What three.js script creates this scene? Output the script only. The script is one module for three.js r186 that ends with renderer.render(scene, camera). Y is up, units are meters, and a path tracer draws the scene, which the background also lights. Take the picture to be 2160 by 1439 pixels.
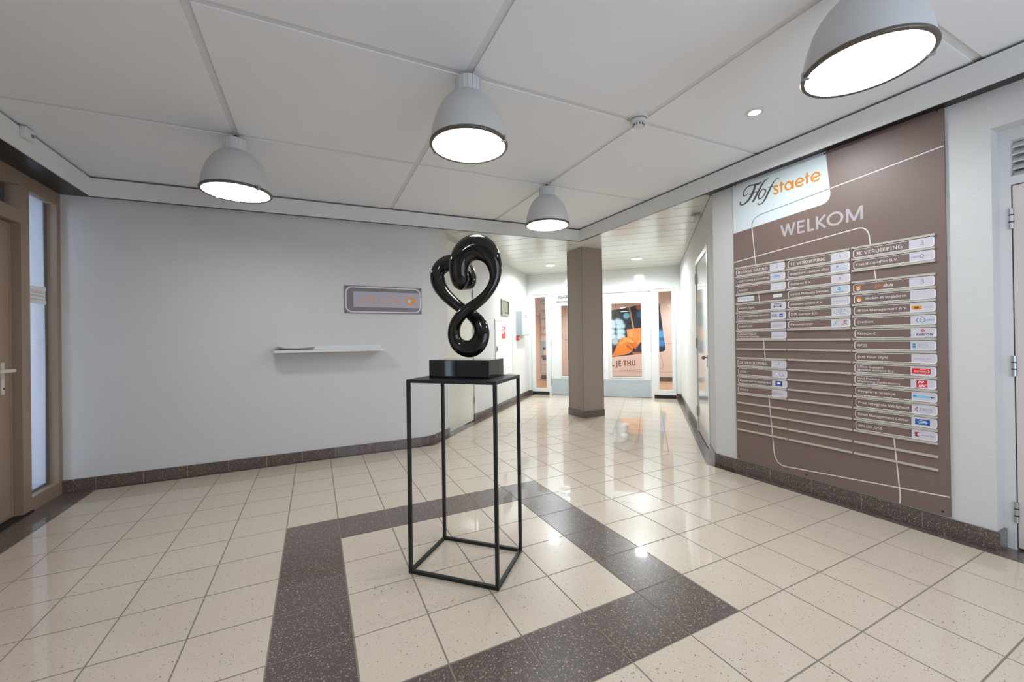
import * as THREE from 'three';
import { mergeGeometries } from 'three/addons/utils/BufferGeometryUtils.js';
import { RoundedBoxGeometry } from 'three/addons/geometries/RoundedBoxGeometry.js';
import { RectAreaLightUniformsLib } from 'three/addons/lights/RectAreaLightUniformsLib.js';

// ------------------------------------------------------------------ camera, sky, exposure
const scene = new THREE.Scene();
const camera = new THREE.PerspectiveCamera(2 * Math.atan(719.5 / 844.758) * 180 / Math.PI, 2160 / 1439, 0.05, 60);
camera.position.set(-0.1261, 1.1848, 2.6246);
camera.rotation.order = 'YXZ';
camera.rotation.set(0.003, -0.45746, -0.014);
camera.setViewOffset(2160, 1439, 0, 7, 2160, 1439);
scene.background = new THREE.Color().setRGB(2.4, 2.85, 3.5);
const renderer = new THREE.WebGLRenderer();
renderer.toneMapping = THREE.LinearToneMapping;
renderer.toneMappingExposure = 1.22;
renderer.shadowMap.enabled = true;
RectAreaLightUniformsLib.init();
const PENDANT = 25, SPOT = 3.8, DOWN = 13.5, HALL = 20;
const WARM = new THREE.Color().setRGB(0.95, 0.995, 1.05), COOL = new THREE.Color().setRGB(0.92, 1, 1.03);

// ------------------------------------------------------------------ helpers
let seed = 7;
const rnd = () => { seed = (seed * 1664525 + 1013904223) >>> 0; return seed / 4294967296; };
const used = {};
function numbered(n) { used[n] = (used[n] ?? -1) + 1; return used[n] ? n + '_' + String(used[n]).padStart(3, '0') : n; }
function tag(o, label, category, group) { o.userData.label = label; o.userData.category = category; if (group) o.userData.group = group; return o; }
function mesh(name, geo, mat, parent = scene) {
  const m = new THREE.Mesh(Array.isArray(geo) ? mergeGeometries(geo.map((g) => (g.index ? g.toNonIndexed() : g)).map(plain)) : geo, mat);
  m.name = parent === scene ? numbered(name) : name; m.castShadow = m.receiveShadow = true; parent.add(m); return m;
}
function plain(g) { for (const k of Object.keys(g.attributes)) if (!['position', 'normal', 'uv'].includes(k)) g.deleteAttribute(k); return g; }
function group(name, pos = [0, 0, 0], turn = 0) { const g = new THREE.Group(); g.name = numbered(name); g.position.set(...pos); g.rotation.y = turn; scene.add(g); return g; }
function structure(o, label) { o.userData.kind = 'structure'; if (label) o.userData.label = label; return o; }
const turnTo = (nx, nz) => Math.atan2(nx, nz);
const Q = Math.SQRT1_2;
const cs = (s, t) => [(s + t) * Q, (t - s) * Q];            // corridor axes (s along, t across) to x, z
const bx = (x0, x1, y0, y1, z0, z1) => uvBox(new THREE.BoxGeometry(x1 - x0, y1 - y0, z1 - z0).translate((x0 + x1) / 2, (y0 + y1) / 2, (z0 + z1) / 2));
const rb = (x0, x1, y0, y1, z0, z1, r = 0.004) => new RoundedBoxGeometry(x1 - x0, y1 - y0, z1 - z0, 2, r).translate((x0 + x1) / 2, (y0 + y1) / 2, (z0 + z1) / 2);
const cyl = (r0, r1, h, x, y, z, n = 24) => new THREE.CylinderGeometry(r0, r1, h, n).translate(x, y, z);
function uvBox(g) {                                         // uv in metres, projected along the main axis of each face
  g = g.index ? g.toNonIndexed() : g; g.computeVertexNormals();
  const p = g.attributes.position, n = g.attributes.normal, uv = new Float32Array(p.count * 2);
  for (let i = 0; i < p.count; i++) {
    const a = Math.abs(n.getX(i)), b = Math.abs(n.getY(i)), c = Math.abs(n.getZ(i)), x = p.getX(i), y = p.getY(i), z = p.getZ(i);
    if (b >= a && b >= c) { uv[2 * i] = x; uv[2 * i + 1] = z; } else if (a >= c) { uv[2 * i] = z; uv[2 * i + 1] = y; } else { uv[2 * i] = x; uv[2 * i + 1] = y; }
  }
  g.setAttribute('uv', new THREE.BufferAttribute(uv, 2)); return g;
}
function planExtrude(pts, y0, y1) {
  const sh = new THREE.Shape(pts.map(([x, z]) => new THREE.Vector2(x, -z)));
  return uvBox(new THREE.ExtrudeGeometry(sh, { depth: y1 - y0, bevelEnabled: false }).rotateX(-Math.PI / 2).translate(0, y0, 0));
}
function panelGeo(len, h, thick, holes = []) {               // upright wall slab: local x 0..len, face at z = 0
  const sh = new THREE.Shape([[0, -0.03], [len, -0.03], [len, h], [0, h]].map((p) => new THREE.Vector2(...p)));
  for (const [a, b, c, d] of holes) sh.holes.push(new THREE.Path([[a, c], [a, d], [b, d], [b, c]].map((p) => new THREE.Vector2(...p))));
  return uvBox(new THREE.ExtrudeGeometry(sh, { depth: thick, bevelEnabled: false }).translate(0, 0, -thick));
}
function slope(x0, x1, z0, z1, low, high) {                  // box whose under and upper sides follow functions of x
  const v = [[x0, z0], [x1, z0], [x1, z1], [x0, z1]], P = [], F = [[0, 1, 2, 3], [7, 6, 5, 4], [4, 5, 1, 0], [5, 6, 2, 1], [6, 7, 3, 2], [7, 4, 0, 3]];
  const pts = [...v.map(([x, z]) => [x, low(x), z]), ...v.map(([x, z]) => [x, high(x), z])];
  for (const [a, b, c, d] of F) for (const i of [a, b, c, a, c, d]) P.push(...pts[i]);
  const g = new THREE.BufferGeometry(); g.setAttribute('position', new THREE.Float32BufferAttribute(P, 3)); return uvBox(g);
}
function prism(poly, top, thick, ou = 0, ov = 0) {           // flat convex piece (tile, plank); poly in x, z
  let area = 0; poly.forEach(([x, z], i) => { const [u, w] = poly[(i + 1) % poly.length]; area += x * w - u * z; });
  if (area > 0) poly = [...poly].reverse();
  const P = [], U = [], y0 = top - thick, put = (x, y, z) => { P.push(x, y, z); U.push(x + ou, z + ov); };
  for (let i = 1; i < poly.length - 1; i++) { put(poly[0][0], top, poly[0][1]); put(poly[i][0], top, poly[i][1]); put(poly[i + 1][0], top, poly[i + 1][1]); }
  for (let i = 1; i < poly.length - 1; i++) { put(poly[0][0], y0, poly[0][1]); put(poly[i + 1][0], y0, poly[i + 1][1]); put(poly[i][0], y0, poly[i][1]); }
  poly.forEach(([x, z], i) => { const [u, w] = poly[(i + 1) % poly.length]; put(x, top, z); put(x, y0, z); put(u, y0, w); put(x, top, z); put(u, y0, w); put(u, top, w); });
  const g = new THREE.BufferGeometry(); g.setAttribute('position', new THREE.Float32BufferAttribute(P, 3)); g.setAttribute('uv', new THREE.Float32BufferAttribute(U, 2)); g.computeVertexNormals(); return g;
}
function clip(poly, a, b, c) {                               // keep a*x + b*z <= c
  const out = [];
  poly.forEach((p, i) => {
    const q = poly[(i + 1) % poly.length], dp = a * p[0] + b * p[1] - c, dq = a * q[0] + b * q[1] - c;
    if (dp <= 0) out.push(p);
    if ((dp < 0 && dq > 0) || (dp > 0 && dq < 0)) { const k = dp / (dp - dq); out.push([p[0] + (q[0] - p[0]) * k, p[1] + (q[1] - p[1]) * k]); }
  });
  return out;
}
const big = (poly) => { let a = 0; poly.forEach(([x, z], i) => { const [u, w] = poly[(i + 1) % poly.length]; a += x * w - u * z; }); return poly.length > 2 && Math.abs(a) > 0.0008; };

// ------------------------------------------------------------------ textures and materials
function canvasTex(w, h, draw, wrap) {
  const c = document.createElement('canvas'); c.width = w; c.height = h; draw(c.getContext('2d'), w, h);
  const t = new THREE.CanvasTexture(c); t.colorSpace = THREE.SRGBColorSpace; t.magFilter = THREE.LinearFilter;
  if (wrap) { t.wrapS = t.wrapT = THREE.RepeatWrapping; t.repeat.set(1 / wrap, 1 / wrap); }
  return t;
}
function noiseTex(n, octaves, metres, lift = 0) {            // periodic value noise, grey
  const d = new Uint8Array(n * n * 4), v = new Float32Array(n * n);
  for (const [cells, amp] of octaves) {
    const g = Array.from({ length: cells * cells }, rnd);
    for (let y = 0; y < n; y++) for (let x = 0; x < n; x++) {
      const fx = x / n * cells, fy = y / n * cells, ix = Math.floor(fx), iy = Math.floor(fy), sx = fx - ix, sy = fy - iy, ux = sx * sx * (3 - 2 * sx), uy = sy * sy * (3 - 2 * sy);
      const at = (i, j) => g[((j + cells) % cells) * cells + (i + cells) % cells];
      v[y * n + x] += amp * ((at(ix, iy) * (1 - ux) + at(ix + 1, iy) * ux) * (1 - uy) + (at(ix, iy + 1) * (1 - ux) + at(ix + 1, iy + 1) * ux) * uy);
    }
  }
  for (let i = 0; i < n * n; i++) { d[4 * i] = d[4 * i + 1] = d[4 * i + 2] = Math.max(0, Math.min(255, 255 * (v[i] + lift))); d[4 * i + 3] = 255; }
  const t = new THREE.DataTexture(d, n, n); t.magFilter = THREE.LinearFilter; t.wrapS = t.wrapT = THREE.RepeatWrapping; t.repeat.set(1 / metres, 1 / metres); t.needsUpdate = true; return t;
}
function terrazzo(base, chips) {                             // 1.2 m square, repeating
  return canvasTex(1024, 1024, (g, n) => {
    g.fillStyle = base; g.fillRect(0, 0, n, n);
    for (const [count, r0, r1, cols] of chips) for (let i = 0; i < count; i++) {
      const x = rnd() * n, y = rnd() * n, r = r0 + (r1 - r0) * rnd() * rnd(), a = rnd() * 6.3, k = 0.5 + rnd() * 0.5; g.fillStyle = cols[Math.floor(rnd() * cols.length)];
      for (const dx of x < 6 ? [0, n] : x > n - 6 ? [0, -n] : [0]) for (const dy of y < 6 ? [0, n] : y > n - 6 ? [0, -n] : [0]) { g.beginPath(); g.ellipse(x + dx, y + dy, r, r * k, a, 0, 6.3); g.fill(); }
    }
  }, 1.2);
}
const lightTerrazzo = terrazzo('#cdbdaa', [[14000, 0.8, 2.6, ['#d9cbb9', '#c2af9a', '#d2c3b1', '#c9b7a2', '#dccfbf']], [5200, 0.7, 1.7, ['#a4937f', '#b3a28f', '#95856f']], [2200, 0.9, 2.1, ['#7d7062', '#8a7c6d', '#6a5e53']], [420, 1.3, 3.1, ['#433c36', '#524a42']]]);
const darkTerrazzo = terrazzo('#564b46', [[9000, 0.8, 2.6, ['#4e4440', '#6b625d', '#574d49', '#423a37']], [20000, 0.8, 3.0, ['#9a8073', '#a88b78', '#8b776c', '#b0937f']], [6500, 0.9, 3.2, ['#bd9a84', '#c8a792', '#a09892']]]);
const plaster = noiseTex(512, [[128, 0.45], [64, 0.35], [24, 0.2]], 0.4);
const std = (c, o = {}) => new THREE.MeshStandardMaterial({ color: new THREE.Color(c), roughness: 0.5, ...o });
const phys = (c, o = {}) => new THREE.MeshPhysicalMaterial({ color: new THREE.Color(c), roughness: 0.5, ...o });
const M = {
  wall: std('#d3d1ce', { roughness: 0.75, bumpMap: plaster, bumpScale: 0.0016 }),
  glossWall: std('#e3e6e4', { roughness: 0.13 }),
  ceiling: std('#eeeff0', { roughness: 0.85 }),
  strip: std('#dfdfdf', { roughness: 0.6 }),
  fascia: std('#e4e3e0', { roughness: 0.6 }),
  dark: std('#1d1c1e', { roughness: 0.5 }),
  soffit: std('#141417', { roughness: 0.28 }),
  metalProfile: std('#5c6169', { metalness: 0.75, roughness: 0.3 }),
  edge: std('#c9cccb', { roughness: 0.4 }),
  plank: std('#d3d3ca', { roughness: 0.22 }),
  tile: phys('#ffffff', { map: lightTerrazzo, roughness: 0.3, specularIntensity: 0.5, clearcoat: 0.8, clearcoatRoughness: 0.03 }),
  darkTile: phys('#ffffff', { map: darkTerrazzo, roughness: 0.3, specularIntensity: 0.5, clearcoat: 0.7, clearcoatRoughness: 0.03 }),
  grout: std('#8a7d70', { roughness: 0.9 }),
  paleGrout: std('#a89c92', { roughness: 0.9 }),
  darkGrout: std('#7b6f68', { roughness: 0.9 }),
  pillar: std('#9a8b80', { roughness: 0.55 }),
  pillarSeam: std('#82736a', { roughness: 0.55 }),
  brown: std('#927d6a', { roughness: 0.4 }),
  leaf: std('#967f6c', { roughness: 0.38 }),
  black: std('#141416', { roughness: 0.42 }),
  blackGloss: phys('#050506', { roughness: 0.05 }),
  steel: std('#b9bcbd', { metalness: 0.9, roughness: 0.35 }),
  brushed: std('#c3ced6', { metalness: 0.4, roughness: 0.42 }),
  kick: std('#ffffff', { metalness: 0.4, roughness: 0.4, map: canvasTex(256, 256, (g, n) => { g.fillStyle = '#c3ced6'; g.fillRect(0, 0, n, n); for (let i = 0; i < 900; i++) { g.fillStyle = ['#b3bfc9', '#d0dae1', '#bcc8d1', '#a9b6c0'][i % 4]; g.globalAlpha = 0.4; g.fillRect(rnd() * n - 40, rnd() * n, 30 + rnd() * 120, 1 + rnd() * 1.5); } }, 0.4) }),
  shade: std('#cfcfce', { metalness: 0.2, roughness: 0.38 }),
  neck: std('#dadada', { metalness: 0.15, roughness: 0.45 }),
  rim: std('#6b6158', { metalness: 0.5, roughness: 0.35 }),
  white: std('#dcdcda', { roughness: 0.4 }),
  gloss: phys('#dad9d2', { roughness: 0.12 }),
  cream: phys('#d9d6c7', { roughness: 0.16 }),
  frame: std('#e4e7e6', { roughness: 0.25 }),
  glass: phys('#ffffff', { transmission: 1, roughness: 0, thickness: 0, ior: 1.45 }),
  blind: phys('#dfe4ec', { transmission: 0.4, roughness: 0.95, thickness: 0 }),
  rail: std('#c6beb1', { roughness: 0.4, metalness: 0.2 }),
  handle: std('#cdc2b2', { roughness: 0.35 }),
  red: std('#c63a36', { roughness: 0.4 }),
  grey: std('#b4c0c4', { roughness: 0.4 }),
  brick: std('#d6b7a2', { roughness: 0.9 }),
  mortar: std('#d8c6b6', { roughness: 0.95 }),
  paper: std('#e6e4e2', { roughness: 0.8 }),
  hinge: std('#8e8c88', { metalness: 0.8, roughness: 0.35 }),
};
const glow = (c, k) => new THREE.MeshStandardMaterial({ color: '#ffffff', emissive: c, emissiveIntensity: k, roughness: 0.4 });

// ------------------------------------------------------------------ the room shell
const XW = -1.95, XR = 3.18, ZL = -1.85, ZB = 4.2, TOP = 2.85, TLw = -0.65, TRw = 2.345, SF = 6.25, CEIL2 = 2.535;
const Hf = (x) => 2.397 + (x + 1.75) * 0.0195, Hc = (x) => Hf(x) + 0.163;
const AX = 3.11, AZ = -1.815;                                // the lobby's paving ends here
structure(mesh('ceiling_slab', bx(-2.4, 12, TOP, TOP + 0.15, -10, ZB + 0.3), M.ceiling), 'concrete slab above the suspended ceilings');

// lobby floor: square terrazzo tiles with a dark ring
{
  const f = structure(group('floor'), 'beige terrazzo tiled lobby floor with a dark square ring');
  mesh('screed', bx(-2.3, 12, -0.12, -0.0015, -10, ZB + 0.3), M.grout, f);
  const ux = [-1.745]; for (let k = -5; k <= 5; k++) ux.push(0.3 * k); ux.push(1.815, 2.12, 2.435, 2.757, AX);
  const vz = [AZ]; for (let k = -5; k <= 8; k++) vz.push(0.3 * k); const rest = [];
  const J = 0.0032;
  const cell = (x0, x1, z0, z1) => [[x0 + J, z0 + J], [x1 - J, z0 + J], [x1 - J, z1 - J], [x0 + J, z1 - J]];
  for (let i = 0; i < ux.length - 1; i++) for (let j = 0; j < vz.length - 1; j++) {
    const a = Math.round(ux[i] / 0.3), b = Math.round(vz[j] / 0.3), inRing = i > 0 && ux[i] < 1.4 && a >= -1 && a <= 4 && b >= -1 && b <= 4 && (a === -1 || a === 4 || b === -1 || b === 4);
    mesh('tile', prism(cell(ux[i], ux[i + 1], vz[j], vz[j + 1]), 0, 0.01, rnd() * 1.2, rnd() * 1.2), inRing ? M.darkTile : M.tile, f);
  }
  for (let i = 0; i < ux.length - 1; i++) for (let z = 2.4; z < ZB - 0.01; z += 0.3) rest.push(prism(cell(ux[i], ux[i + 1], z, Math.min(ZB, z + 0.3)), 0, 0.01, rnd() * 1.2, rnd() * 1.2));
  mesh('tile_field', rest, M.tile, f).userData.kind = 'stuff';
  // dark border strips along the walls
  for (let z = AZ; z < 2.3; z += 0.6) mesh('border_tile', prism([[XW, z + (z === AZ ? -0.03 : 0.002)], [-1.748, z + 0.002], [-1.748, z + 0.597], [XW, z + 0.597]], 0, 0.01, rnd(), rnd()), M.darkTile, f);
  for (let k = -6; k < 4; k++) { const x0 = Math.max(-1.745, 0.3 * k), x1 = 0.3 * k + 0.298; mesh('border_tile', prism([[x0, ZL], [Math.min(1.05, x1), ZL], [Math.min(1.02, x1), AZ - 0.002], [x0, AZ - 0.002]], 0, 0.01, rnd(), rnd()), M.darkTile, f); }
  for (let k = 0; k < 8; k++) { const z0 = 0.12 + 0.3 * k; mesh('border_tile', prism([[AX + 0.003, z0], [XR + 0.2, z0], [XR + 0.2, z0 + 0.297], [AX + 0.003, z0 + 0.297]], 0, 0.01, rnd(), rnd()), M.darkTile, f); }
}
// corridor floor: the same tiles laid at 45 degrees
const sApex = (AX - AZ) * Q, tApex = (AX + AZ) * Q;
function outsideLobby(poly, sMax, tMid) {                    // cut away what lies inside the lobby rectangle
  const smin = Math.min(...poly.map(([x, z]) => (x - z) * Q));
  if (smin >= sApex) return [poly];
  if (sMax > sApex && poly.some(([x, z]) => (x + z) * Q < tApex) && poly.some(([x, z]) => (x + z) * Q > tApex)) {
    return [clip(clip(poly, Q, Q, tApex), 0, 1, AZ), clip(clip(poly, -Q, -Q, -tApex), -1, 0, -AX)];
  }
  return tMid < tApex ? [clip(poly, 0, 1, AZ)] : [clip(poly, -1, 0, -AX)];
}
{
  const f = structure(group('floor_corridor'), 'beige terrazzo tiled corridor floor laid diagonally to the lobby');
  const p = 0.3065, J = 0.0025, ts = [-0.53]; for (let k = 0; k <= 8; k++) { const t = -0.197 + p * k; if (t < 2.2) ts.push(t); } ts.push(2.262);
  for (let i = 0; i < ts.length - 1; i++) for (let j = -2; j < 14; j++) {
    const s0 = 2.19 + p * j, s1 = Math.min(SF, s0 + p), t0 = ts[i] + J, t1 = ts[i + 1] - J; if (s0 >= SF) continue;
    const poly = [cs(s0 + J, t0), cs(s1 - J, t0), cs(s1 - J, t1), cs(s0 + J, t1)];
    const mid = (t0 + t1) / 2, keep = mid < tApex ? clip(poly, 0, 1, AZ - 0.002) : clip(poly, -1, 0, -AX - 0.002);
    const both = s1 > sApex && t0 < tApex && t1 > tApex;
    for (const q of s0 >= sApex ? [poly] : both ? outsideLobby(poly, s1, mid) : [keep]) if (big(q)) mesh('tile', prism(q, 0, 0.01, rnd() * 1.2, rnd() * 1.2), M.tile, f);
  }
  for (let s = 1.9; s < SF; s += p) {
    for (const [a, b] of [[TLw - 0.12, -0.532], [2.264, TRw + 0.12]]) {
      let q = [cs(s, a), cs(Math.min(SF, s + p) - 0.003, a), cs(Math.min(SF, s + p) - 0.003, b), cs(s, b)];
      q = a < 0 ? clip(q, 0, 1, AZ - 0.002) : clip(q, -1, 0, -AX - 0.002);
      if (big(q)) mesh('border_tile', prism(q, 0, 0.01, rnd(), rnd()), M.darkTile, f);
    }
  }
}
// walls
const wl = 1.044, arc = [];
for (let k = 0; k <= 8; k++) { const a = k / 8 * Math.PI / 4, r = 0.3, h = r * Math.tan(Math.PI / 8); arc.push([wl - h + r * Math.sin(a), ZL - r + r * Math.cos(a)]); }
const stub = cs(2.47, -0.57), stubBack = cs(2.47, -0.8);
structure(mesh('wall_left', planExtrude([[-2.25, -2.25], [-2.25, ZL], ...arc, stub, stubBack, [0.9, -2.25]], 0, TOP), M.wall), 'white plaster wall with the shelf and lift sign');
{
  const g = structure(group('wall_corridor_left', [...cs(SF + 0.1, TLw)].toSpliced(1, 0, 0), turnTo(Q, Q)), 'bright white corridor wall with the hose cabinet');
  // local x runs away from the lobby; 0 is the far end
  const L = SF + 0.1 - 3.485; mesh('plaster', panelGeo(L, TOP, 0.2).translate(-L, 0, 0), M.wall, g);
  mesh('lintel', panelGeo(3.485 - 2.46, TOP - 2.5, 0.2).translate(2.46 - SF - 0.1, 2.5, -0.01), M.wall, g);
}
{
  const g = structure(group('wall_corridor_right', [cs(SF + 0.1, TRw)[0], 0, cs(SF + 0.1, TRw)[1]], turnTo(-Q, -Q)), 'bright white corridor wall with the glossy door');
  const L = SF + 0.1 - 2.152, d0 = SF + 0.1 - 3.62, d1 = SF + 0.1 - 2.52;
  mesh('plaster', panelGeo(L, TOP, 0.2, [[d0, d1, -0.02, 2.12]]), M.wall, g);
}
structure(mesh('wall_right', panelGeo(ZB + 0.2 - 0.136, TOP, 0.3, [[1.83 - 0.136, 2.78 - 0.136, -0.02, 2.29]]).rotateY(-Math.PI / 2).translate(XR, 0, 0.136), M.wall), 'white stippled plaster wall behind the welcome board');
structure(mesh('wall_window', panelGeo(ZB + 2.25, TOP, 0.22, [[ZB + 0.3, ZB + 1.872, -0.02, 2.41], [ZB - 1.46, ZB - 1.30, 0.1, 2.3]]).rotateY(Math.PI / 2).translate(XW, 0, ZB), M.wall), 'plaster wall around the brown entrance frame');
structure(mesh('wall_back', panelGeo(XR + 2.7, TOP, 0.2, [[XR + 0.4 - 3.0, XR + 0.4 - 0.3, 0.3, 2.3]]).rotateY(Math.PI).translate(XR + 0.4, 0, ZB), M.wall), 'plaster wall around the added street window');
{
  const g = structure(group('added_window_5', [0.3, 0, ZB]), 'wide unseen street window added to brighten the lobby');  // window added out of view; its daylight lifts the ceiling and walls
  const fr = [0, 0.9, 1.8, 2.7].map((x) => bx(x - 0.03, x + 0.03, 0.3, 2.3, 0.04, 0.12)); for (let k = 0; k < 3; k++) fr.push(bx(k * 0.9 + 0.03, k * 0.9 + 0.87, 0.3, 0.36, 0.04, 0.12), bx(k * 0.9 + 0.03, k * 0.9 + 0.87, 2.24, 2.3, 0.04, 0.12));
  mesh('frame', fr, M.brown, g); for (let k = 0; k < 3; k++) mesh('pane', bx(k * 0.9 + 0.03, k * 0.9 + 0.87, 0.36, 2.24, 0.075, 0.081), M.glass, g);
}
{
  const g = structure(group('wall_far', [0, 0, 0], -Math.PI / 4), 'glossy white end wall of the corridor above the doors');
  mesh('plaster', uvBox(new THREE.ExtrudeGeometry((() => { const sh = new THREE.Shape([[-0.95, -0.03], [2.7, -0.03], [2.7, TOP], [-0.95, TOP]].map((p) => new THREE.Vector2(...p))); sh.holes.push(new THREE.Path([[-0.572, -0.02], [-0.572, 2.11], [2.258, 2.11], [2.258, -0.02]].map((p) => new THREE.Vector2(...p)))); return sh; })(), { depth: 0.1, bevelEnabled: false }).translate(0, 0, -SF - 0.1)), M.glossWall, g);
}
// skirting tiles
function skirting(name, label, pts, y1 = 0.102, step = 0.3, first = step) {
  const g = structure(group(name), label), T = 0.013;
  for (let i = 0; i < pts.length - 1; i++) {
    const [ax, az] = pts[i], [bx_, bz] = pts[i + 1], len = Math.hypot(bx_ - ax, bz - az), dx = (bx_ - ax) / len, dz = (bz - az) / len, nx = -dz, nz = dx;
    mesh('grout', prism([[ax, az], [bx_, bz], [bx_ + nx * (T - 0.002), bz + nz * (T - 0.002)], [ax + nx * (T - 0.002), az + nz * (T - 0.002)]], y1 - 0.001, y1 - 0.002), M.paleGrout, g);
    let at = 0, nxt = i === 0 ? first : step;
    while (at < len - 0.01) {
      const e = Math.min(len, at + nxt), a = at + 0.0018, b = e - 0.0018;
      const q = [[ax + dx * a, az + dz * a], [ax + dx * b, az + dz * b], [ax + dx * b + nx * T, az + dz * b + nz * T], [ax + dx * a + nx * T, az + dz * a + nz * T]];
      const piece = prism(q, y1, y1 - 0.001, rnd(), rnd()); const P = piece.attributes.position, U = piece.attributes.uv, ou = rnd();
      for (let k = 0; k < P.count; k++) U.setXY(k, P.getX(k) * Math.abs(dx) + P.getZ(k) * Math.abs(dz) + ou, P.getY(k) + (P.getX(k) * nx + P.getZ(k) * nz));
      mesh('skirting_tile', piece, M.darkTile, g); at = e; nxt = step;
    }
  }
  return g;
}
const arcIn = [[XW, ZL], arc[0], ...[3, 6, 8].map((k) => arc[k]), stub];
skirting('baseboard_left', 'dark speckled skirting tiles along the shelf wall', arcIn, 0.102, 0.3, 0.2);
skirting('baseboard_right', 'dark speckled skirting tiles below the welcome board', [[XR, 0.136], [XR, 1.829]], 0.104, 0.302, 0.19);
skirting('baseboard_corridor_left', 'dark speckled skirting tiles along the hose cabinet wall', [cs(3.49, TLw), cs(SF, TLw), cs(SF, -0.575)], 0.09);
skirting('baseboard_corridor_right', 'dark speckled skirting tiles along the glossy door wall', [cs(SF, 2.26), cs(SF, TRw), cs(3.63, TRw)], 0.1);
skirting('baseboard_corner', 'dark speckled skirting tiles at the corner beside the board', [cs(2.515, TRw), [XR, 0.136]], 0.1, 0.3);
structure(mesh('baseboard_recess', bx(XR - 0.013, XR + 0.1, 0, 0.104, 1.8295, 1.843), M.darkTile), 'dark skirting end tile at the louvred door recess');

// lobby ceiling: panels with joint strips, sunk inside a deep fascia
{
  const c = structure(group('ceiling'), 'white panelled suspended ceiling of the lobby');
  const xs = [-1.735, -0.59, 0.625, 1.838, 3.065], zs = [-1.785, -0.6, 0.602, 1.81, 3.02, 4.08], J = 0.02;
  for (let i = 0; i < 4; i++) for (let j = 0; j < 5; j++) mesh('ceiling_panel', slope(xs[i] + (i ? J : -0.08), xs[i + 1] - (i < 3 ? J : -0.1), zs[j] + (j ? J : -0.063), zs[j + 1] - (j < 4 ? J : -0.08), (x) => Hc(x), (x) => Hc(x) + 0.02), M.ceiling, c);
  for (let i = 1; i < 4; i++) mesh('joint_strip', slope(xs[i] - 0.03, xs[i] + 0.03, zs[0] - 0.063, zs[5] + 0.08, (x) => Hc(x) + 0.006, (x) => Hc(x) + 0.03), M.strip, c);
  for (let j = 1; j < 5; j++) mesh('joint_strip', slope(xs[0] - 0.08, xs[4] + 0.1, zs[j] - 0.03, zs[j] + 0.03, (x) => Hc(x) + 0.0061, (x) => Hc(x) + 0.03), M.strip, c);
  const gapTop = (x) => Hc(x) - 0.017;
  const fas = [['trim_1', [-1.76, 3.09, -1.81, -1.80]], ['trim_2', [3.08, 3.09, -1.80, 4.1]], ['trim_3', [-1.76, -1.75, -1.80, 4.1]], ['trim_4', [-1.76, 3.09, 4.1, 4.11]]];
  const what = ['fascia band above the shelf wall', 'fascia band above the welcome board', 'fascia band above the entrance door', 'fascia band closing the ceiling'];
  fas.forEach(([n, [a, b, d, e]], i) => {
    const g = structure(group(n), 'off-white ' + what[i]);
    mesh('fascia', slope(a, b, d, e, (x) => Hf(x), gapTop), M.fascia, g);
  });
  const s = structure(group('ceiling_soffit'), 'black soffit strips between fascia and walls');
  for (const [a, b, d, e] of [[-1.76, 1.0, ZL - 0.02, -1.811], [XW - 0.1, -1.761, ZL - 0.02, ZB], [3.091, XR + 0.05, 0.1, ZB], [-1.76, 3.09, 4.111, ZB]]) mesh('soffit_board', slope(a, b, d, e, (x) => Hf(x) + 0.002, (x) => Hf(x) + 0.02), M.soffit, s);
  // dark profile and light edge where the fascia crosses the corridor mouth
  mesh('profile', slope(0.98, 3.122, -1.84, -1.811, (x) => Hf(x) - 0.002, () => CEIL2 + 0.02), M.metalProfile, s);
  mesh('profile', slope(3.091, 3.122, -1.811, 0.1, (x) => Hf(x) - 0.002, () => CEIL2 + 0.02), M.metalProfile, s);
  mesh('edge_profile', slope(1.06, 3.144, -1.862, -1.84, (x) => Hf(x) + 0.012, () => CEIL2 + 0.02), M.edge, s);
  mesh('edge_profile', slope(3.122, 3.144, -1.84, 0.1, (x) => Hf(x) + 0.012, () => CEIL2 + 0.02), M.edge, s);
}
// corridor ceiling of wide planks
{
  const c = structure(group('ceiling_corridor'), 'glossy off-white plank ceiling of the corridor');
  const p = 0.305;
  for (let j = -3; j < 13; j++) {
    const s0 = 2.615 + p * j + 0.005, s1 = Math.min(SF, 2.615 + p * (j + 1)) - 0.005; if (s0 > SF) continue;
    const poly = [cs(s0, TLw), cs(s1, TLw), cs(s1, TRw), cs(s0, TRw)];
    const parts = s0 >= sApex ? [poly] : s1 > sApex ? outsideLobby(poly, s1, 0) : [clip(poly, 0, 1, AZ), clip(poly, -1, 0, -AX)];
    for (const q of parts) if (big(q)) mesh('plank', prism(q, CEIL2 + 0.015, 0.015, 0, 0), M.plank, c);
  }
  for (const t of [TLw, TRw]) { const e = t < 0 ? [TLw, TLw + 0.018] : [TRw - 0.022, TRw - 0.006]; const q = [cs(t < 0 ? 2.3 : 2.25, e[0]), cs(SF, e[0]), cs(SF, e[1]), cs(t < 0 ? 2.3 : 2.25, e[1])]; mesh('edge_profile', prism(q, CEIL2, 0.014), M.edge, c); }
}
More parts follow.
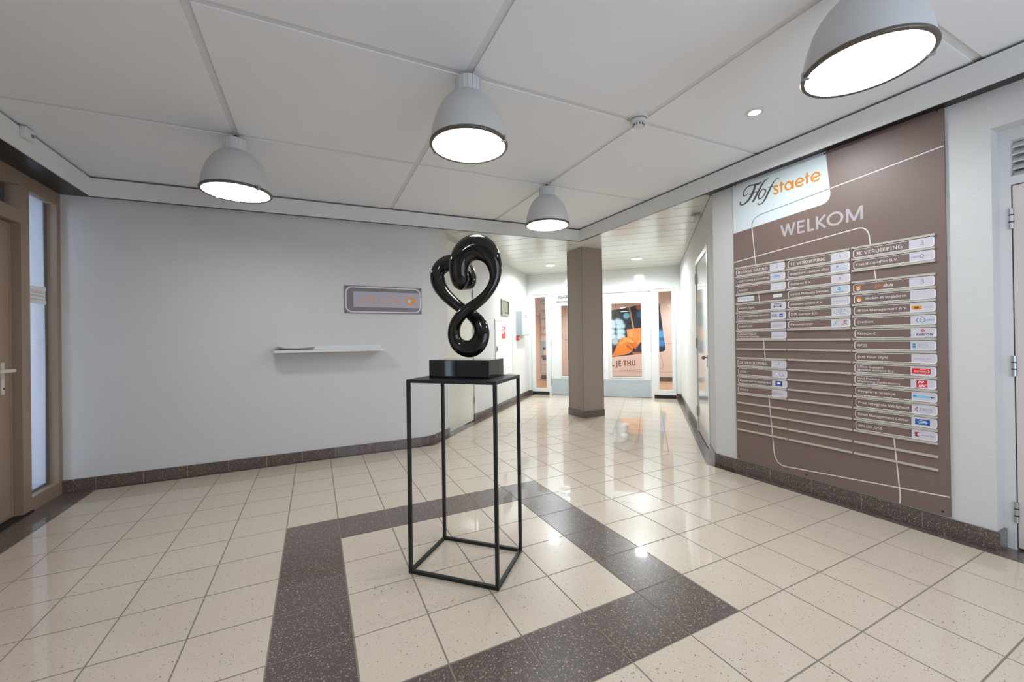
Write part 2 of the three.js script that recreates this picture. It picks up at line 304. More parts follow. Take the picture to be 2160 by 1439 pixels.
// square pillar
{
  const g = structure(group('pillar', [3.61, 0, -2.41]), 'square taupe pillar standing at the corridor mouth');
  mesh('shaft', bx(-0.185, 0.185, 0.1, CEIL2, -0.185, 0.185), M.pillar, g);
  for (const [sx, sz] of [[-1, 1], [1, 1], [-1, -1], [1, -1]]) mesh('corner_bead', bx(sx * 0.186 - 0.004, sx * 0.186 + 0.004, 0.1, CEIL2, sz * 0.186 - 0.004, sz * 0.186 + 0.004), M.pillarSeam, g);
  const D = 0.198;
  for (const [a, b] of [[-D, -0.06], [-0.058, 0.08], [0.082, D]]) { mesh('skirting_tile', bx(a, b, 0, 0.1, 0.185, D), M.darkTile, g); mesh('skirting_tile', bx(-D, -0.185, 0, 0.1, a, Math.min(b, 0.184)), M.darkTile, g); mesh('skirting_tile', bx(0.185, D, 0, 0.1, a, Math.min(b, 0.184)), M.darkTile, g); }
  mesh('skirting_tile', bx(-0.184, 0.184, 0, 0.1, -D, -0.185), M.darkTile, g);
}

// ------------------------------------------------------------------ entrance door and side light (brown frame)
{
  const g = structure(group('door_1', [XW, 0, -1.37], Math.PI / 2), 'brown entrance door with transom light beside the shelf wall');   // local x = -z, local z = into the room
  const D = -0.045;
  mesh('frame', [bx(0, 0.094, 0, 2.408, -0.12, 0), bx(-1.0, 0, 2.3, 2.408, -0.12, 0), bx(-1.0, 0, 2.035, 2.13, -0.12, 0), bx(-1.67, -1.0, 0, 2.385, -0.12, 0)], M.brown, g);
  const leaf = mesh('door_leaf', rb(-0.998, -0.003, 0.012, 2.03, -0.09, D, 0.004), M.leaf, g);
  mesh('door_trim', [bx(-0.92, -0.03, 0.03, 0.036, D, D + 0.006), bx(-0.034, -0.028, 0.03, 2.0, D, D + 0.004)], M.brown, leaf);
  const h = mesh('door_handle', [rb(-0.13, -0.1, 0.86, 1.075, D, D + 0.012, 0.005), cyl(0.011, 0.011, 0.05, 0, 0, 0).rotateX(Math.PI / 2).translate(-0.115, 1.018, D + 0.035), rb(-0.245, -0.1, 1.006, 1.03, D + 0.048, D + 0.066, 0.008)], M.handle, leaf);
  mesh('key_hole', cyl(0.006, 0.006, 0.004, 0, 0, 0, 12).rotateX(Math.PI / 2).translate(-0.115, 0.9, D + 0.013), M.dark, h);
  mesh('threshold', bx(-1.0, 0.094, 0, 0.012, -0.09, 0.01), M.dark, g);
  mesh('pane', bx(-0.998, -0.002, 2.132, 2.298, -0.062, -0.056), M.glass, g);
  const sl = []; for (let y = 2.14; y < 2.3; y += 0.011) sl.push(bx(-0.985, -0.09, y, y + 0.0098, -0.074, -0.07)); mesh('blind', sl, M.blind, g); mesh('dark_outside', bx(-0.08, -0.002, 2.132, 2.298, -0.1, -0.075), std('#3c4250', { roughness: 0.4 }), g);  // dark slab past the blind stands in for the dark outside
}
{
  const g = structure(group('window_1', [XW, 0, -1.464], Math.PI / 2), 'narrow side window with a pale blind beside the entrance door');
  mesh('frame', [bx(0.336, 0.408, 0, 2.408, -0.12, 0.002), bx(0, 0.336, 0, 0.1, -0.12, 0), bx(0, 0.336, 2.295, 2.408, -0.12, 0)], M.brown, g);
  mesh('pane', bx(0.001, 0.335, 0.101, 2.294, -0.038, -0.033), M.glass, g);
  mesh('dark_outside', [bx(0.29, 0.335, 0.1, 2.295, -0.1, -0.052), bx(0, 0.29, 0.1, 0.118, -0.1, -0.052)], std('#3c4250', { roughness: 0.4 }), g);  // dark strips behind the pane, standing in for the dark outside
  const sl = []; for (let y = 0.13; y < 2.29; y += 0.011) sl.push(bx(0.002, 0.262 + 0.02 * Math.sin(y * 1.45), y, y + 0.0098, -0.05, -0.046)); mesh('blind', sl, M.blind, g);
}
{
  const st = canvasTex(256, 160, (c, w, h) => { c.fillStyle = '#e2dfdc'; c.fillRect(0, 0, w, h); c.strokeStyle = '#b0a7a6'; c.lineWidth = 5; c.beginPath(); c.moveTo(30, 62); for (let i = 0; i < 16; i++) c.lineTo(40 + i * 11, 62 + (i % 2 ? -22 : 6) * (i % 3 ? 1 : 0.5)); c.stroke(); c.lineWidth = 3; c.strokeStyle = '#9a8f90'; for (const y of [86, 92]) { c.beginPath(); c.moveTo(28, y); c.lineTo(215, y + 2); c.stroke(); } c.lineWidth = 6; c.setLineDash([9, 4]); c.beginPath(); c.moveTo(30, 122); c.lineTo(205, 124); c.stroke(); });
  const sh = new THREE.Shape([[0, 0], [0.205, -0.004], [0.214, 0.02], [0.2, 0.028], [0.2, 0.1], [0.214, 0.108], [0.205, 0.132], [0, 0.124]].map((p) => new THREE.Vector2(...p)));
  const geo = new THREE.ExtrudeGeometry(sh, { depth: 0.001, bevelEnabled: false }), P = geo.attributes.position, U = geo.attributes.uv; for (let i = 0; i < P.count; i++) U.setXY(i, P.getX(i) / 0.214, P.getY(i) / 0.13);
  const g = mesh('window_sticker', geo, new THREE.MeshStandardMaterial({ map: st, roughness: 0.7 })); g.position.set(XW - 0.0325, 1.5, -1.52); g.rotation.y = Math.PI / 2; tag(g, 'white notice stuck on the narrow side window', 'sticker');
}
{
  const g = structure(group('window_2', [XW, 0, 1.46], Math.PI / 2), 'slit window in the entrance wall');
  mesh('frame', [bx(0, 0.02, 0.1, 2.3, -0.12, 0), bx(0.14, 0.16, 0.1, 2.3, -0.12, 0)], M.brown, g); mesh('pane', bx(0.02, 0.14, 0.1, 2.3, -0.06, -0.054), M.glass, g);
}
{
  const g = group('door_sensor', [-1.75, 2.482, -0.97], Math.PI / 2); tag(g, 'small white sensor box on the fascia above the entrance', 'sensor');
  mesh('housing', rb(-0.04, 0.045, 0, 0.07, 0, 0.028, 0.005), M.white, g); mesh('lens', bx(0.014, 0.036, 0.022, 0.044, 0.0275, 0.0295), M.hinge, g);
}

// ------------------------------------------------------------------ far doors and side lights
{
  const place = (n, t, label) => structure(group(n, [cs(SF, t)[0], 0, cs(SF, t)[1]], -Math.PI / 4), label);      // local x = across, local z = towards the lobby
  const sideLight = (n, t, a, b, w, y0, label) => {
    const g = place(n, t, label), d0 = -0.09, d1 = 0.012;
    mesh('frame', [bx(0, a, 0.07, 2.1, d0, d1), bx(b, w, 0.07, 2.1, d0, d1), bx(a, b, 0.07, y0, d0, d1), bx(a, b, 2.066, 2.1, d0, d1)], M.frame, g);
    mesh('glazing_bead', [bx(a, a + 0.012, y0, 2.066, -0.03, 0.004), bx(b - 0.012, b, y0, 2.066, -0.03, 0.004), bx(a + 0.012, b - 0.012, y0, y0 + 0.012, -0.03, 0.004), bx(a + 0.012, b - 0.012, 2.054, 2.066, -0.03, 0.004)], M.white, g);
    mesh('plinth', bx(0, w, 0, 0.07, d0, d1 - 0.004), M.dark, g); mesh('pane', bx(a + 0.002, b - 0.002, y0 + 0.002, 2.06, -0.05, -0.044), M.glass, g);
  };
  sideLight('window_3', -0.572, 0.055, 0.315, 0.37, 0.125, 'tall narrow side light left of the far double doors');
  sideLight('window_4', 1.865, 0.085, 0.34, 0.392, 0.15, 'tall narrow side light right of the far double doors');
  const f = place('door_frame_1', -0.202, 'white frame of the far double doors');
  mesh('jamb', [bx(0, 0.038, 0, 2.11, -0.09, 0.014), bx(2.024, 2.067, 0, 2.11, -0.09, 0.014), bx(0.038, 2.024, 2.075, 2.11, -0.09, 0.014)], M.frame, f);
  const leaf = (n, t0, t1, g0, g1, label) => {
    const g = place(n, t0, label), w = t1 - t0, a = g0 - t0, b = g1 - t0, z0 = -0.055, z1 = -0.012;
    mesh('door_leaf', [bx(0, a, 0.008, 2.07, z0, z1), bx(b, w, 0.008, 2.07, z0, z1), bx(a, b, 0.008, 0.395, z0, z1), bx(a, b, 1.868, 2.07, z0, z1)], M.frame, g);
    mesh('glazing_bead', [bx(a - 0.012, a + 0.01, 0.383, 1.88, z1, 0), bx(b - 0.01, b + 0.012, 0.383, 1.88, z1, 0), bx(a + 0.01, b - 0.01, 0.383, 0.405, z1, 0), bx(a + 0.01, b - 0.01, 1.858, 1.88, z1, 0)], M.white, g);
    mesh('pane', bx(a, b, 0.395, 1.868, -0.036, -0.03), M.glass, g);
    mesh('kick_plate', bx(0.012, w - 0.012, 0.012, 0.348, z1, z1 + 0.003), M.kick, g);
    return g;
  };
  const l = leaf('door_2', -0.16, 0.832, 0.05, 0.62, 'left leaf of the white far double doors with closer');
  for (const y of [0.28, 1.08, 1.82]) mesh('hinge', [cyl(0.008, 0.008, 0.11, -0.004, y, -0.004, 12)], M.hinge, l);
  const cl = mesh('door_closer', rb(0.12, 0.48, 1.945, 1.995, -0.012, 0.035, 0.006), M.steel, l); mesh('closer_arm', [bx(0.16, 0.34, 2.03, 2.038, 0.05, 0.075).rotateZ(0), bx(0.28, 0.3, 1.99, 2.035, 0.02, 0.05), bx(0.15, 0.38, 2.06, 2.068, 0.0, 0.09)], M.steel, cl);
  const r = leaf('door_3', 0.838, 1.817, 1.067, 1.651, 'right leaf of the white far double doors with pull handle');
  const pull = [[0.1, 0.55], [0.1, 1.52]].map(([x, y]) => new THREE.CylinderGeometry(0.011, 0.011, 0.09, 12).rotateX(Math.PI / 2).translate(x, y, 0.03)); pull.push(cyl(0.012, 0.012, 0.99, 0.1, 1.035, 0.072, 14));
  mesh('pull_handle', pull, M.white, r);
}
// hall behind the far doors
{
  const g = structure(group('wall_hall_back', [cs(9.4, 0)[0], 0, cs(9.4, 0)[1]], -Math.PI / 4), 'pale printed back wall of the hall beyond the doors');
  mesh('plaster', bx(-1.4, 4.2, 0, TOP, -0.1, 0), std('#d8c2b6', { roughness: 0.7 }), g);
  mesh('skirting', bx(-1.2, 4.0, 0, 0.12, 0, 0.014), M.darkTile, g);
  structure(mesh('wall_hall_right', uvBox(new THREE.BoxGeometry(0.1, TOP, 3.3).translate(0, TOP / 2, 0)).rotateY(-Math.PI / 4).translate(cs(7.9, 4.1)[0], 0, cs(7.9, 4.1)[1]), M.wall), 'side wall of the hall beyond the doors');
  structure(mesh('wall_hall_near', uvBox(new THREE.BoxGeometry(1.6, TOP, 0.1).translate(0, TOP / 2, 0)).rotateY(-Math.PI / 4).translate(cs(6.3, 3.45)[0], 0, cs(6.3, 3.45)[1]), M.wall), 'return wall of the hall beyond the doors');
  const tl = []; for (let s = 6.36; s < 9.35; s += 0.3065) for (let t = -1.2; t < 4; t += 0.3065) tl.push(prism([cs(s, t + 0.003), cs(s + 0.303, t + 0.003), cs(s + 0.303, t + 0.303), cs(s, t + 0.303)], 0, 0.008, rnd(), rnd()));
  const fl = structure(group('floor_hall'), 'terrazzo floor of the hall beyond the doors'); mesh('tile_field', tl, phys('#e6c8a4', { map: lightTerrazzo, roughness: 0.35 }), fl).userData.kind = 'stuff';
  structure(mesh('ceiling_hall', planExtrude([cs(6.35, -1.4), cs(9.5, -1.4), cs(9.5, 4.2), cs(6.35, 4.2)], 2.6, 2.64), M.ceiling), 'white ceiling of the hall beyond the doors');
  const bw = structure(group('wall_hall_brick', [cs(6.35, -1.215)[0], 0, cs(6.35, -1.215)[1]], Math.PI / 4), 'pale brick side wall of the hall beyond the doors');
  mesh('mortar', bx(0, 3.1, 0, TOP, -0.15, -0.006), M.mortar, bw);
  const br = []; for (let y = 0, k = 0; y < 2.6; y += 0.0625, k++) for (let x = k % 2 ? -0.11 : 0; x < 3.05; x += 0.22) br.push(bx(Math.max(0, x), Math.min(3.05, x + 0.21), y, y + 0.0525, -0.02, -0.002 + rnd() * 0.004));
  mesh('brick_courses', br, M.brick, bw).userData.kind = 'stuff';
}
{ // printed graphics on the hall's back wall
  const W = 3.4, H = 2.1, px = 420;                           // t -0.85..2.55, y 0.25..2.35
  const tex = canvasTex(W * px, H * px, (c) => {
    const X = (t) => (t + 0.85) * px, Y = (y) => (2.35 - y) * px;
    c.fillStyle = '#d9c1b6'; c.fillRect(0, 0, W * px, H * px);
    c.strokeStyle = '#7d625a'; c.lineWidth = 3; c.beginPath(); c.moveTo(X(0.93), Y(2.35)); c.lineTo(X(0.93), Y(2.0)); c.stroke();
    c.beginPath(); c.moveTo(X(-0.5), Y(2.1)); c.bezierCurveTo(X(-0.46), Y(1.9), X(-0.5), Y(1.78), X(-0.64), Y(1.78)); c.stroke(); c.beginPath(); c.moveTo(X(-0.62), Y(2.0)); c.lineTo(X(-0.6), Y(1.3)); c.quadraticCurveTo(X(-0.57), Y(1.14), X(-0.45), Y(1.13)); c.lineTo(X(-0.1), Y(1.13)); c.stroke(); c.beginPath(); c.moveTo(X(2.13), Y(1.0)); c.lineTo(X(2.55), Y(1.01)); c.stroke(); c.beginPath(); c.moveTo(X(2.06), Y(0.78)); c.bezierCurveTo(X(2.1), Y(0.5), X(2.2), Y(0.35), X(2.05), Y(0.33)); c.lineTo(X(1.0), Y(0.27)); c.stroke();
    c.save(); c.beginPath(); c.moveTo(X(0.6), Y(1.9)); c.lineTo(X(1.98), Y(2.12)); c.quadraticCurveTo(X(2.05), Y(2.12), X(2.06), Y(2.02)); c.lineTo(X(2.19), Y(0.9)); c.quadraticCurveTo(X(2.2), Y(0.8), X(2.1), Y(0.79)); c.lineTo(X(0.6), Y(0.62)); c.closePath(); c.clip();
    c.fillStyle = '#23303e'; c.fillRect(0, 0, W * px, H * px);
    c.fillStyle = '#32363a'; c.fillRect(X(0.6), Y(2.2), X(1.06) - X(0.6), Y(1.62) - Y(2.2));
    const blob = (t, y, r, col, k = 0.45) => { const q = c.createRadialGradient(X(t), Y(y), r * px * k, X(t), Y(y), r * px); q.addColorStop(0, col); q.addColorStop(1, col.slice(0, 7) + '00'); c.fillStyle = q; c.beginPath(); c.arc(X(t), Y(y), r * px, 0, 7); c.fill(); };
    for (const [t, y, r] of [[0.84, 1.6, 0.1], [0.86, 1.5, 0.1], [0.82, 1.35, 0.12], [0.85, 1.2, 0.12], [0.98, 1.62, 0.12], [1.06, 1.6, 0.1], [1.1, 1.5, 0.11], [1.0, 1.48, 0.1], [1.02, 1.34, 0.12], [1.1, 1.34, 0.1], [1.02, 1.2, 0.12], [1.1, 1.2, 0.1]]) blob(t, y, r, '#b9dcea');
    blob(1.21, 1.77, 0.1, '#7cc0dd', 0.7); blob(1.55, 2.0, 0.12, '#c07a5e'); blob(0.9, 1.07, 0.13, '#a9c3cc'); blob(1.1, 1.05, 0.1, '#8fb3c4'); blob(1.6, 1.8, 0.16, '#3f7ca8'); blob(2.1, 1.25, 0.16, '#4f9fd8'); blob(2.1, 1.02, 0.13, '#3d84c4');
    c.strokeStyle = '#c79a6a'; c.lineWidth = 10; c.beginPath(); c.moveTo(X(1.28), Y(2.08)); c.lineTo(X(1.4), Y(1.4)); c.stroke(); c.strokeStyle = '#f0dcc2'; c.lineWidth = 3; c.beginPath(); c.moveTo(X(1.26), Y(2.05)); c.bezierCurveTo(X(1.3), Y(1.8), X(1.36), Y(1.6), X(1.38), Y(1.4)); c.stroke();
    c.fillStyle = '#e0914c'; c.beginPath(); c.moveTo(X(1.21), Y(1.4)); c.lineTo(X(1.66), Y(1.44)); c.lineTo(X(1.66), Y(0.95)); c.lineTo(X(1.24), Y(1.05)); c.closePath(); c.fill(); c.fillStyle = '#eaa869'; c.fillRect(X(1.28), Y(1.38), 36, 120);
    c.fillStyle = '#e08531'; c.beginPath(); c.moveTo(X(0.8), Y(0.66)); c.bezierCurveTo(X(0.92), Y(0.85), X(0.95), Y(1.05), X(1.06), Y(1.12)); c.bezierCurveTo(X(1.2), Y(1.2), X(1.3), Y(1.22), X(1.4), Y(1.16)); c.lineTo(X(1.5), Y(1.0)); c.bezierCurveTo(X(1.55), Y(0.92), X(1.46), Y(0.9), X(1.36), Y(0.94)); c.bezierCurveTo(X(1.4), Y(0.8), X(1.3), Y(0.74), X(1.1), Y(0.7)); c.closePath(); c.fill();
    for (const [t, y, a, l, col] of [[1.4, 1.02, 0.6, 64, '#d3742a'], [1.36, 0.96, 0.75, 58, '#c96a26'], [1.28, 0.9, 0.8, 52, '#bd6124'], [1.2, 1.14, 0.15, 60, '#ec9a48'], [1.12, 1.06, -0.5, 50, '#f0a557'], [1.3, 1.08, 0.35, 44, '#f2b06a']]) { c.fillStyle = col; c.beginPath(); c.ellipse(X(t), Y(y), l, 15, a, 0, 7); c.fill(); }
    c.fillStyle = '#2b3050'; c.beginPath(); c.ellipse(X(1.62), Y(0.92), 50, 60, 0.3, 0, 7); c.fill(); c.fillStyle = '#b06b45'; c.fillRect(X(1.36), Y(0.78), 140, 26);
    c.restore();
    c.fillStyle = '#6d4c45'; c.font = 'bold 88px sans-serif'; c.save(); c.translate(X(0.785), Y(0.385)); c.rotate(-0.045); c.scale(0.8, 1); c.fillText('L JE THU', 0, 0); c.restore();
  });
  const m = mesh('wall_poster', new THREE.PlaneGeometry(W, H), new THREE.MeshStandardMaterial({ map: tex, roughness: 0.5 })); const [x, z] = cs(9.396, 0.85); m.position.set(x, 1.3, z); m.rotation.y = -Math.PI / 4;
  tag(m, 'large coffee cup print with brown lettering behind the right far door', 'poster');
  const t2 = canvasTex(125, 900, (c, w, h) => {
    c.fillStyle = '#cfc4ba'; c.fillRect(0, 0, w, h); c.fillStyle = '#c2a294'; c.fillRect(0, 340, w, 120); c.fillStyle = '#dcc9bd'; c.fillRect(0, 460, w, 60);
    c.strokeStyle = '#77685f'; c.lineWidth = 10; c.beginPath(); c.arc(52, 52, 21, 0, 7); c.stroke(); c.beginPath(); c.moveTo(20, 24); c.lineTo(6, 52); c.lineTo(20, 80); c.stroke();
    c.fillStyle = '#df7f4a'; c.font = 'bold 58px sans-serif'; c.fillText('ta', 8, 178); c.lineWidth = 4; c.strokeStyle = '#6b605a'; c.beginPath(); c.moveTo(0, 262); c.lineTo(w, 248); c.stroke();
    c.fillStyle = '#f2e9e3'; c.font = 'italic 62px serif'; c.fillText('ift', 8, 425);
    c.fillStyle = '#9fb7bd'; c.fillRect(4, 520, w, 230); c.fillStyle = '#4a3d39'; c.beginPath(); c.arc(40, 612, 17, 0, 7); c.fill(); c.fillStyle = '#d9c3b2'; c.beginPath(); c.ellipse(48, 655, 20, 34, -0.2, 0, 7); c.fill(); c.fillStyle = '#7d5f52'; c.fillRect(4, 690, w, 30); c.fillStyle = '#36566e'; c.fillRect(20, 720, w, 30);
    c.fillStyle = '#d58a66'; c.font = 'bold 34px sans-serif'; c.fillText('E W', 4, 815);
  });
  const n = mesh('hall_banner', new THREE.BoxGeometry(0.3, 2.2, 0.01), [M.paper, M.paper, M.paper, M.paper, new THREE.MeshStandardMaterial({ map: t2, roughness: 0.5 }), M.paper]); const [u, v] = cs(9.39, -1.05); n.position.set(u, 1.28, v); n.rotation.y = -Math.PI / 4;
  tag(n, 'pale information banner beside the brick wall beyond the side light', 'banner');
}

// ------------------------------------------------------------------ corridor doors and fittings
{
  const g = structure(group('door_4', [cs(2.47, TLw)[0], 0, cs(2.47, TLw)[1]], Math.PI / 4), 'cream door in the corridor wall beside the shelf wall');   // local x = away from the lobby
  mesh('frame', [bx(0, 0.075, 0, 2.5, -0.09, 0.0), bx(0.94, 1.015, 0.1, 2.5, -0.09, 0.006), bx(0.075, 0.94, 2.12, 2.18, -0.09, 0.0)], M.cream, g);
  const leaf = mesh('door_leaf', rb(0.078, 0.937, 0.01, 2.117, -0.05, -0.006, 0.003), M.cream, g);
  mesh('over_panel', bx(0.075, 0.94, 2.18, 2.5, -0.06, -0.01), M.cream, g);
  mesh('plinth_block', bx(0.938, 1.015, 0, 0.1, -0.09, 0.01), M.darkTile, g);
  for (const y of [0.3, 1.15, 1.85]) mesh('hinge', cyl(0.009, 0.009, 0.1, 0.94, y, 0.008, 12), M.steel, leaf);
}
{
  const g = structure(group('door_5', [cs(3.62, TRw)[0], 0, cs(3.62, TRw)[1]], turnTo(-Q, -Q)), 'glossy white door in the corridor wall beside the board');   // local x = towards the lobby
  mesh('frame', [bx(0, 0.06, 0.0, 2.12, -0.1, 0.008), bx(1.04, 1.1, 0, 2.12, -0.1, 0.008), bx(0.06, 1.04, 2.065, 2.12, -0.1, 0.008)], M.frame, g);
  const leaf = mesh('door_leaf', rb(0.064, 1.036, 0.01, 2.061, -0.048, -0.004, 0.003), phys('#dcddd8', { roughness: 0.09, clearcoat: 0.4, clearcoatRoughness: 0.04 }), g);
  for (const y of [0.25, 1.1, 1.9]) mesh('hinge', [cyl(0.01, 0.01, 0.12, 0.06, y, 0.008, 12), bx(0.04, 0.085, y - 0.055, y + 0.055, -0.004, 0.006)], M.steel, leaf);
  mesh('door_knob', [new THREE.SphereGeometry(0.02, 16, 12).translate(0.95, 0.96, 0.035), cyl(0.008, 0.008, 0.04, 0, 0, 0, 12).rotateX(Math.PI / 2).translate(0.95, 0.96, 0.015), bx(0.94, 0.96, 0.86, 0.99, -0.004, 0.002)], M.hinge, leaf);
}
{
  const on = (name, s, y, label, cat) => tag(group(name, [cs(s, TLw)[0], y, cs(s, TLw)[1]], Math.PI / 4), label, cat);
  const hose = on('hose_cabinet', 4.27, 0.55, 'white fire hose cabinet with red sticker set in the corridor wall', 'cabinet');
  mesh('frame', [bx(0, 0.025, 0, 0.96, 0, 0.012), bx(0.87, 0.895, 0, 0.96, 0, 0.012), bx(0, 0.895, 0.94, 0.965, 0, 0.012)], M.white, hose);
  const dr = mesh('cabinet_door', rb(0.028, 0.867, 0.003, 0.937, 0, 0.008, 0.002), M.frame, hose);
  const hl = cyl(0.007, 0.007, 0.003, 0, 0, 0, 10).rotateX(Math.PI / 2); for (let k = 0; k < 8; k++) if (k < 3 || k > 4) for (const y of [0.78, 0.12]) mesh('vent_hole', hl, M.hinge, dr).position.set(0.1 + k * 0.09, y, 0.009);
  const ft = canvasTex(96, 192, (c, w, h) => { c.fillStyle = '#d8473f'; c.fillRect(0, 0, w, h); c.fillStyle = '#efe3d6'; c.fillRect(6, 12, 52, 100); c.beginPath(); c.moveTo(58, 60); c.lineTo(88, 44); c.lineTo(88, 80); c.closePath(); c.fill(); c.fillStyle = '#d8473f'; c.beginPath(); c.arc(34, 52, 18, 0, 7); c.fill(); c.fillStyle = '#efe3d6'; c.beginPath(); c.arc(34, 52, 8, 0, 7); c.fill(); });
  mesh('fire_sticker', new THREE.PlaneGeometry(0.19, 0.21).translate(0.4, 0.745, 0.0092), new THREE.MeshStandardMaterial({ map: ft, roughness: 0.4 }), dr);
  mesh('latch', [bx(0.04, 0.1, 0.43, 0.52, 0.008, 0.014)], M.steel, dr); mesh('latch_slot', bx(0.058, 0.082, 0.445, 0.49, 0.0138, 0.016), M.dark, dr);
  const v = on('wall_niche_box', 4.58, 1.6, 'small olive glazed box above the fire hose cabinet', 'box');
  mesh('frame', [bx(0, 0.03, 0, 0.285, 0, 0.025), bx(0.36, 0.39, 0, 0.285, 0, 0.025), bx(0.03, 0.36, 0, 0.028, 0, 0.025), bx(0.03, 0.36, 0.257, 0.285, 0, 0.025)], std('#a3a293', { roughness: 0.35, metalness: 0.3 }), v);
  mesh('back_plate', bx(0.03, 0.36, 0.028, 0.257, 0, 0.01), std('#6e6d58', { roughness: 0.25 }), v); mesh('lock', new THREE.SphereGeometry(0.012, 10, 8).translate(0.22, 0.05, 0.014), M.dark, v);
  const a = on('alarm_panel', 5.4, 1.25, 'pale grey alarm cabinet with a paper notice near the far doors', 'cabinet');
  mesh('housing', rb(0, 0.46, 0, 0.47, 0, 0.13, 0.006), M.grey, a); mesh('door_edge', bx(0.01, 0.45, 0.012, 0.458, 0.13, 0.134), M.grey, a);
  const at = canvasTex(128, 160, (c, w, h) => { c.fillStyle = '#e8eaee'; c.fillRect(0, 0, w, h); c.fillStyle = '#5a78c8'; c.fillRect(38, 16, 54, 14); c.fillRect(44, 34, 44, 12); c.strokeStyle = '#b6bdd0'; c.lineWidth = 3; for (let y = 66; y < 150; y += 12) { c.beginPath(); c.moveTo(16, y); c.lineTo(110, y); c.stroke(); } });
  mesh('notice', new THREE.PlaneGeometry(0.28, 0.3).translate(0.23, 0.28, 0.1346), new THREE.MeshStandardMaterial({ map: at, roughness: 0.7 }), a);
  const c2 = on('fire_call_point', 5.4, 1.155, 'red fire call point below the grey alarm cabinet', 'call point');
  mesh('housing', rb(0, 0.1, 0, 0.09, 0, 0.045, 0.005), M.red, c2); mesh('press_plate', bx(0.028, 0.072, 0.028, 0.064, 0.045, 0.047), M.paper, c2);
  const em = tag(group('ceiling_bracket', [cs(2.95, 2.27)[0], CEIL2, cs(2.95, 2.27)[1]], turnTo(-Q, -Q)), 'small white bracket under the plank ceiling beside the board corner', 'bracket');
  mesh('back_plate', rb(-0.09, 0.09, -0.028, 0, -0.06, 0.0, 0.005), M.grey, em); mesh('lip', rb(-0.1, 0.1, -0.04, -0.026, 0.0, 0.03, 0.004), M.white, em);
}
// recessed louvred door at the right
{
  const g = structure(group('door_6', [XR + 0.1, 0, 1.83], -Math.PI / 2), 'pale service door with louvres in the recess beside the board');   // local x = +z
  mesh('frame', [bx(-0.01, 0.045, 0, 2.29, -0.08, 0), bx(0.9, 0.96, 0, 2.29, -0.08, 0), bx(0.045, 0.9, 2.225, 2.29, -0.08, 0), bx(0.045, 0.9, 1.985, 2.03, -0.08, 0)], M.white, g);
  const leaf = mesh('door_leaf', rb(0.049, 0.897, 0.012, 1.98, -0.05, -0.004, 0.003), phys('#dccfca', { roughness: 0.25 }), g);
  mesh('back_panel', bx(0, 0.95, 0, 2.29, -0.2, -0.19), M.white, g);
  for (let k = 0; k < 5; k++) mesh('louvre', bx(0.047, 0.898, -0.003, 0.003, -0.024, 0.024).rotateX(0.7).translate(0, 2.045 + k * 0.04, -0.034), M.white, g);
  for (const y of [0.205, 1.0, 1.8]) { const h = mesh('hinge', cyl(0.009, 0.009, 0.11, 0.046, y, 0.004, 14), M.steel, leaf); mesh('hinge_ring', [cyl(0.0098, 0.0098, 0.006, 0.046, y - 0.018, 0.004, 14), cyl(0.0098, 0.0098, 0.006, 0.046, y + 0.02, 0.004, 14)], M.dark, h); }
}

// ------------------------------------------------------------------ lamps
function pendant(x, z, label) {
  const y0 = Hc(x) - 0.386, g = group('pendant_lamp', [x, y0, z]); tag(g, label, 'lamp', 'silver dome pendant lamps');
  const prof = [[0.2, 0.006], [0.201, 0.03], [0.194, 0.08], [0.183, 0.12], [0.168, 0.165], [0.15, 0.2], [0.131, 0.226], [0.108, 0.25], [0.086, 0.267], [0.068, 0.275]].map((p) => new THREE.Vector2(...p));
  const inner = [...prof].reverse().map((p) => new THREE.Vector2(Math.max(0.01, p.x - 0.004), p.y - 0.002));
  mesh('shade', new THREE.LatheGeometry([...prof, ...inner], 72), M.shade, g);
  const fl = [cyl(0.068, 0.071, 0.078, 0, 0.312, 0, 40)]; for (let k = 0; k < 18; k++) { const a = k / 18 * 2 * Math.PI; fl.push(bx(-0.0025, 0.0025, 0.276, 0.35, 0.066, 0.0735).rotateY(a)); }
  mesh('neck', fl, M.neck, g);
  mesh('cable_gland', new THREE.LatheGeometry([[0.001, 0.384], [0.012, 0.384], [0.013, 0.37], [0.024, 0.364], [0.027, 0.35], [0.001, 0.35]].map((p) => new THREE.Vector2(...p)), 24), M.dark, g);
  mesh('rim', new THREE.LatheGeometry([[0.193, -0.003], [0.205, -0.004], [0.209, 0.003], [0.206, 0.012], [0.2, 0.012]].map((p) => new THREE.Vector2(...p)), 72), M.rim, g);
  for (const a of [-2.35, 0.75]) mesh('clip', [bx(-0.008, 0.008, -0.006, 0.02, 0.205, 0.212).rotateY(a), bx(-0.008, 0.008, -0.008, -0.004, 0.185, 0.212).rotateY(a)], M.steel, g);
  mesh('lens', cyl(0.195, 0.195, 0.004, 0, 0.002, 0, 64), glow(WARM, 4), g);
  const L = new THREE.RectAreaLight(WARM, PENDANT, 0.27, 0.27); L.position.set(x, y0 - 0.006, z); L.lookAt(x, 0, z); L.name = 'pendant_glow'; scene.add(L);
}
pendant(-0.588, -0.612, 'silver dome pendant lamp hanging in front of the shelf wall');
pendant(0.628, 0.604, 'silver dome pendant lamp hanging above the heart sculpture');
pendant(1.846, -0.596, 'silver dome pendant lamp hanging before the pillar and corridor');
pendant(-0.588, 1.828, 'silver dome pendant lamp hanging near the entrance windows');
pendant(1.84, 1.828, 'silver dome pendant lamp hanging beside the welcome board');
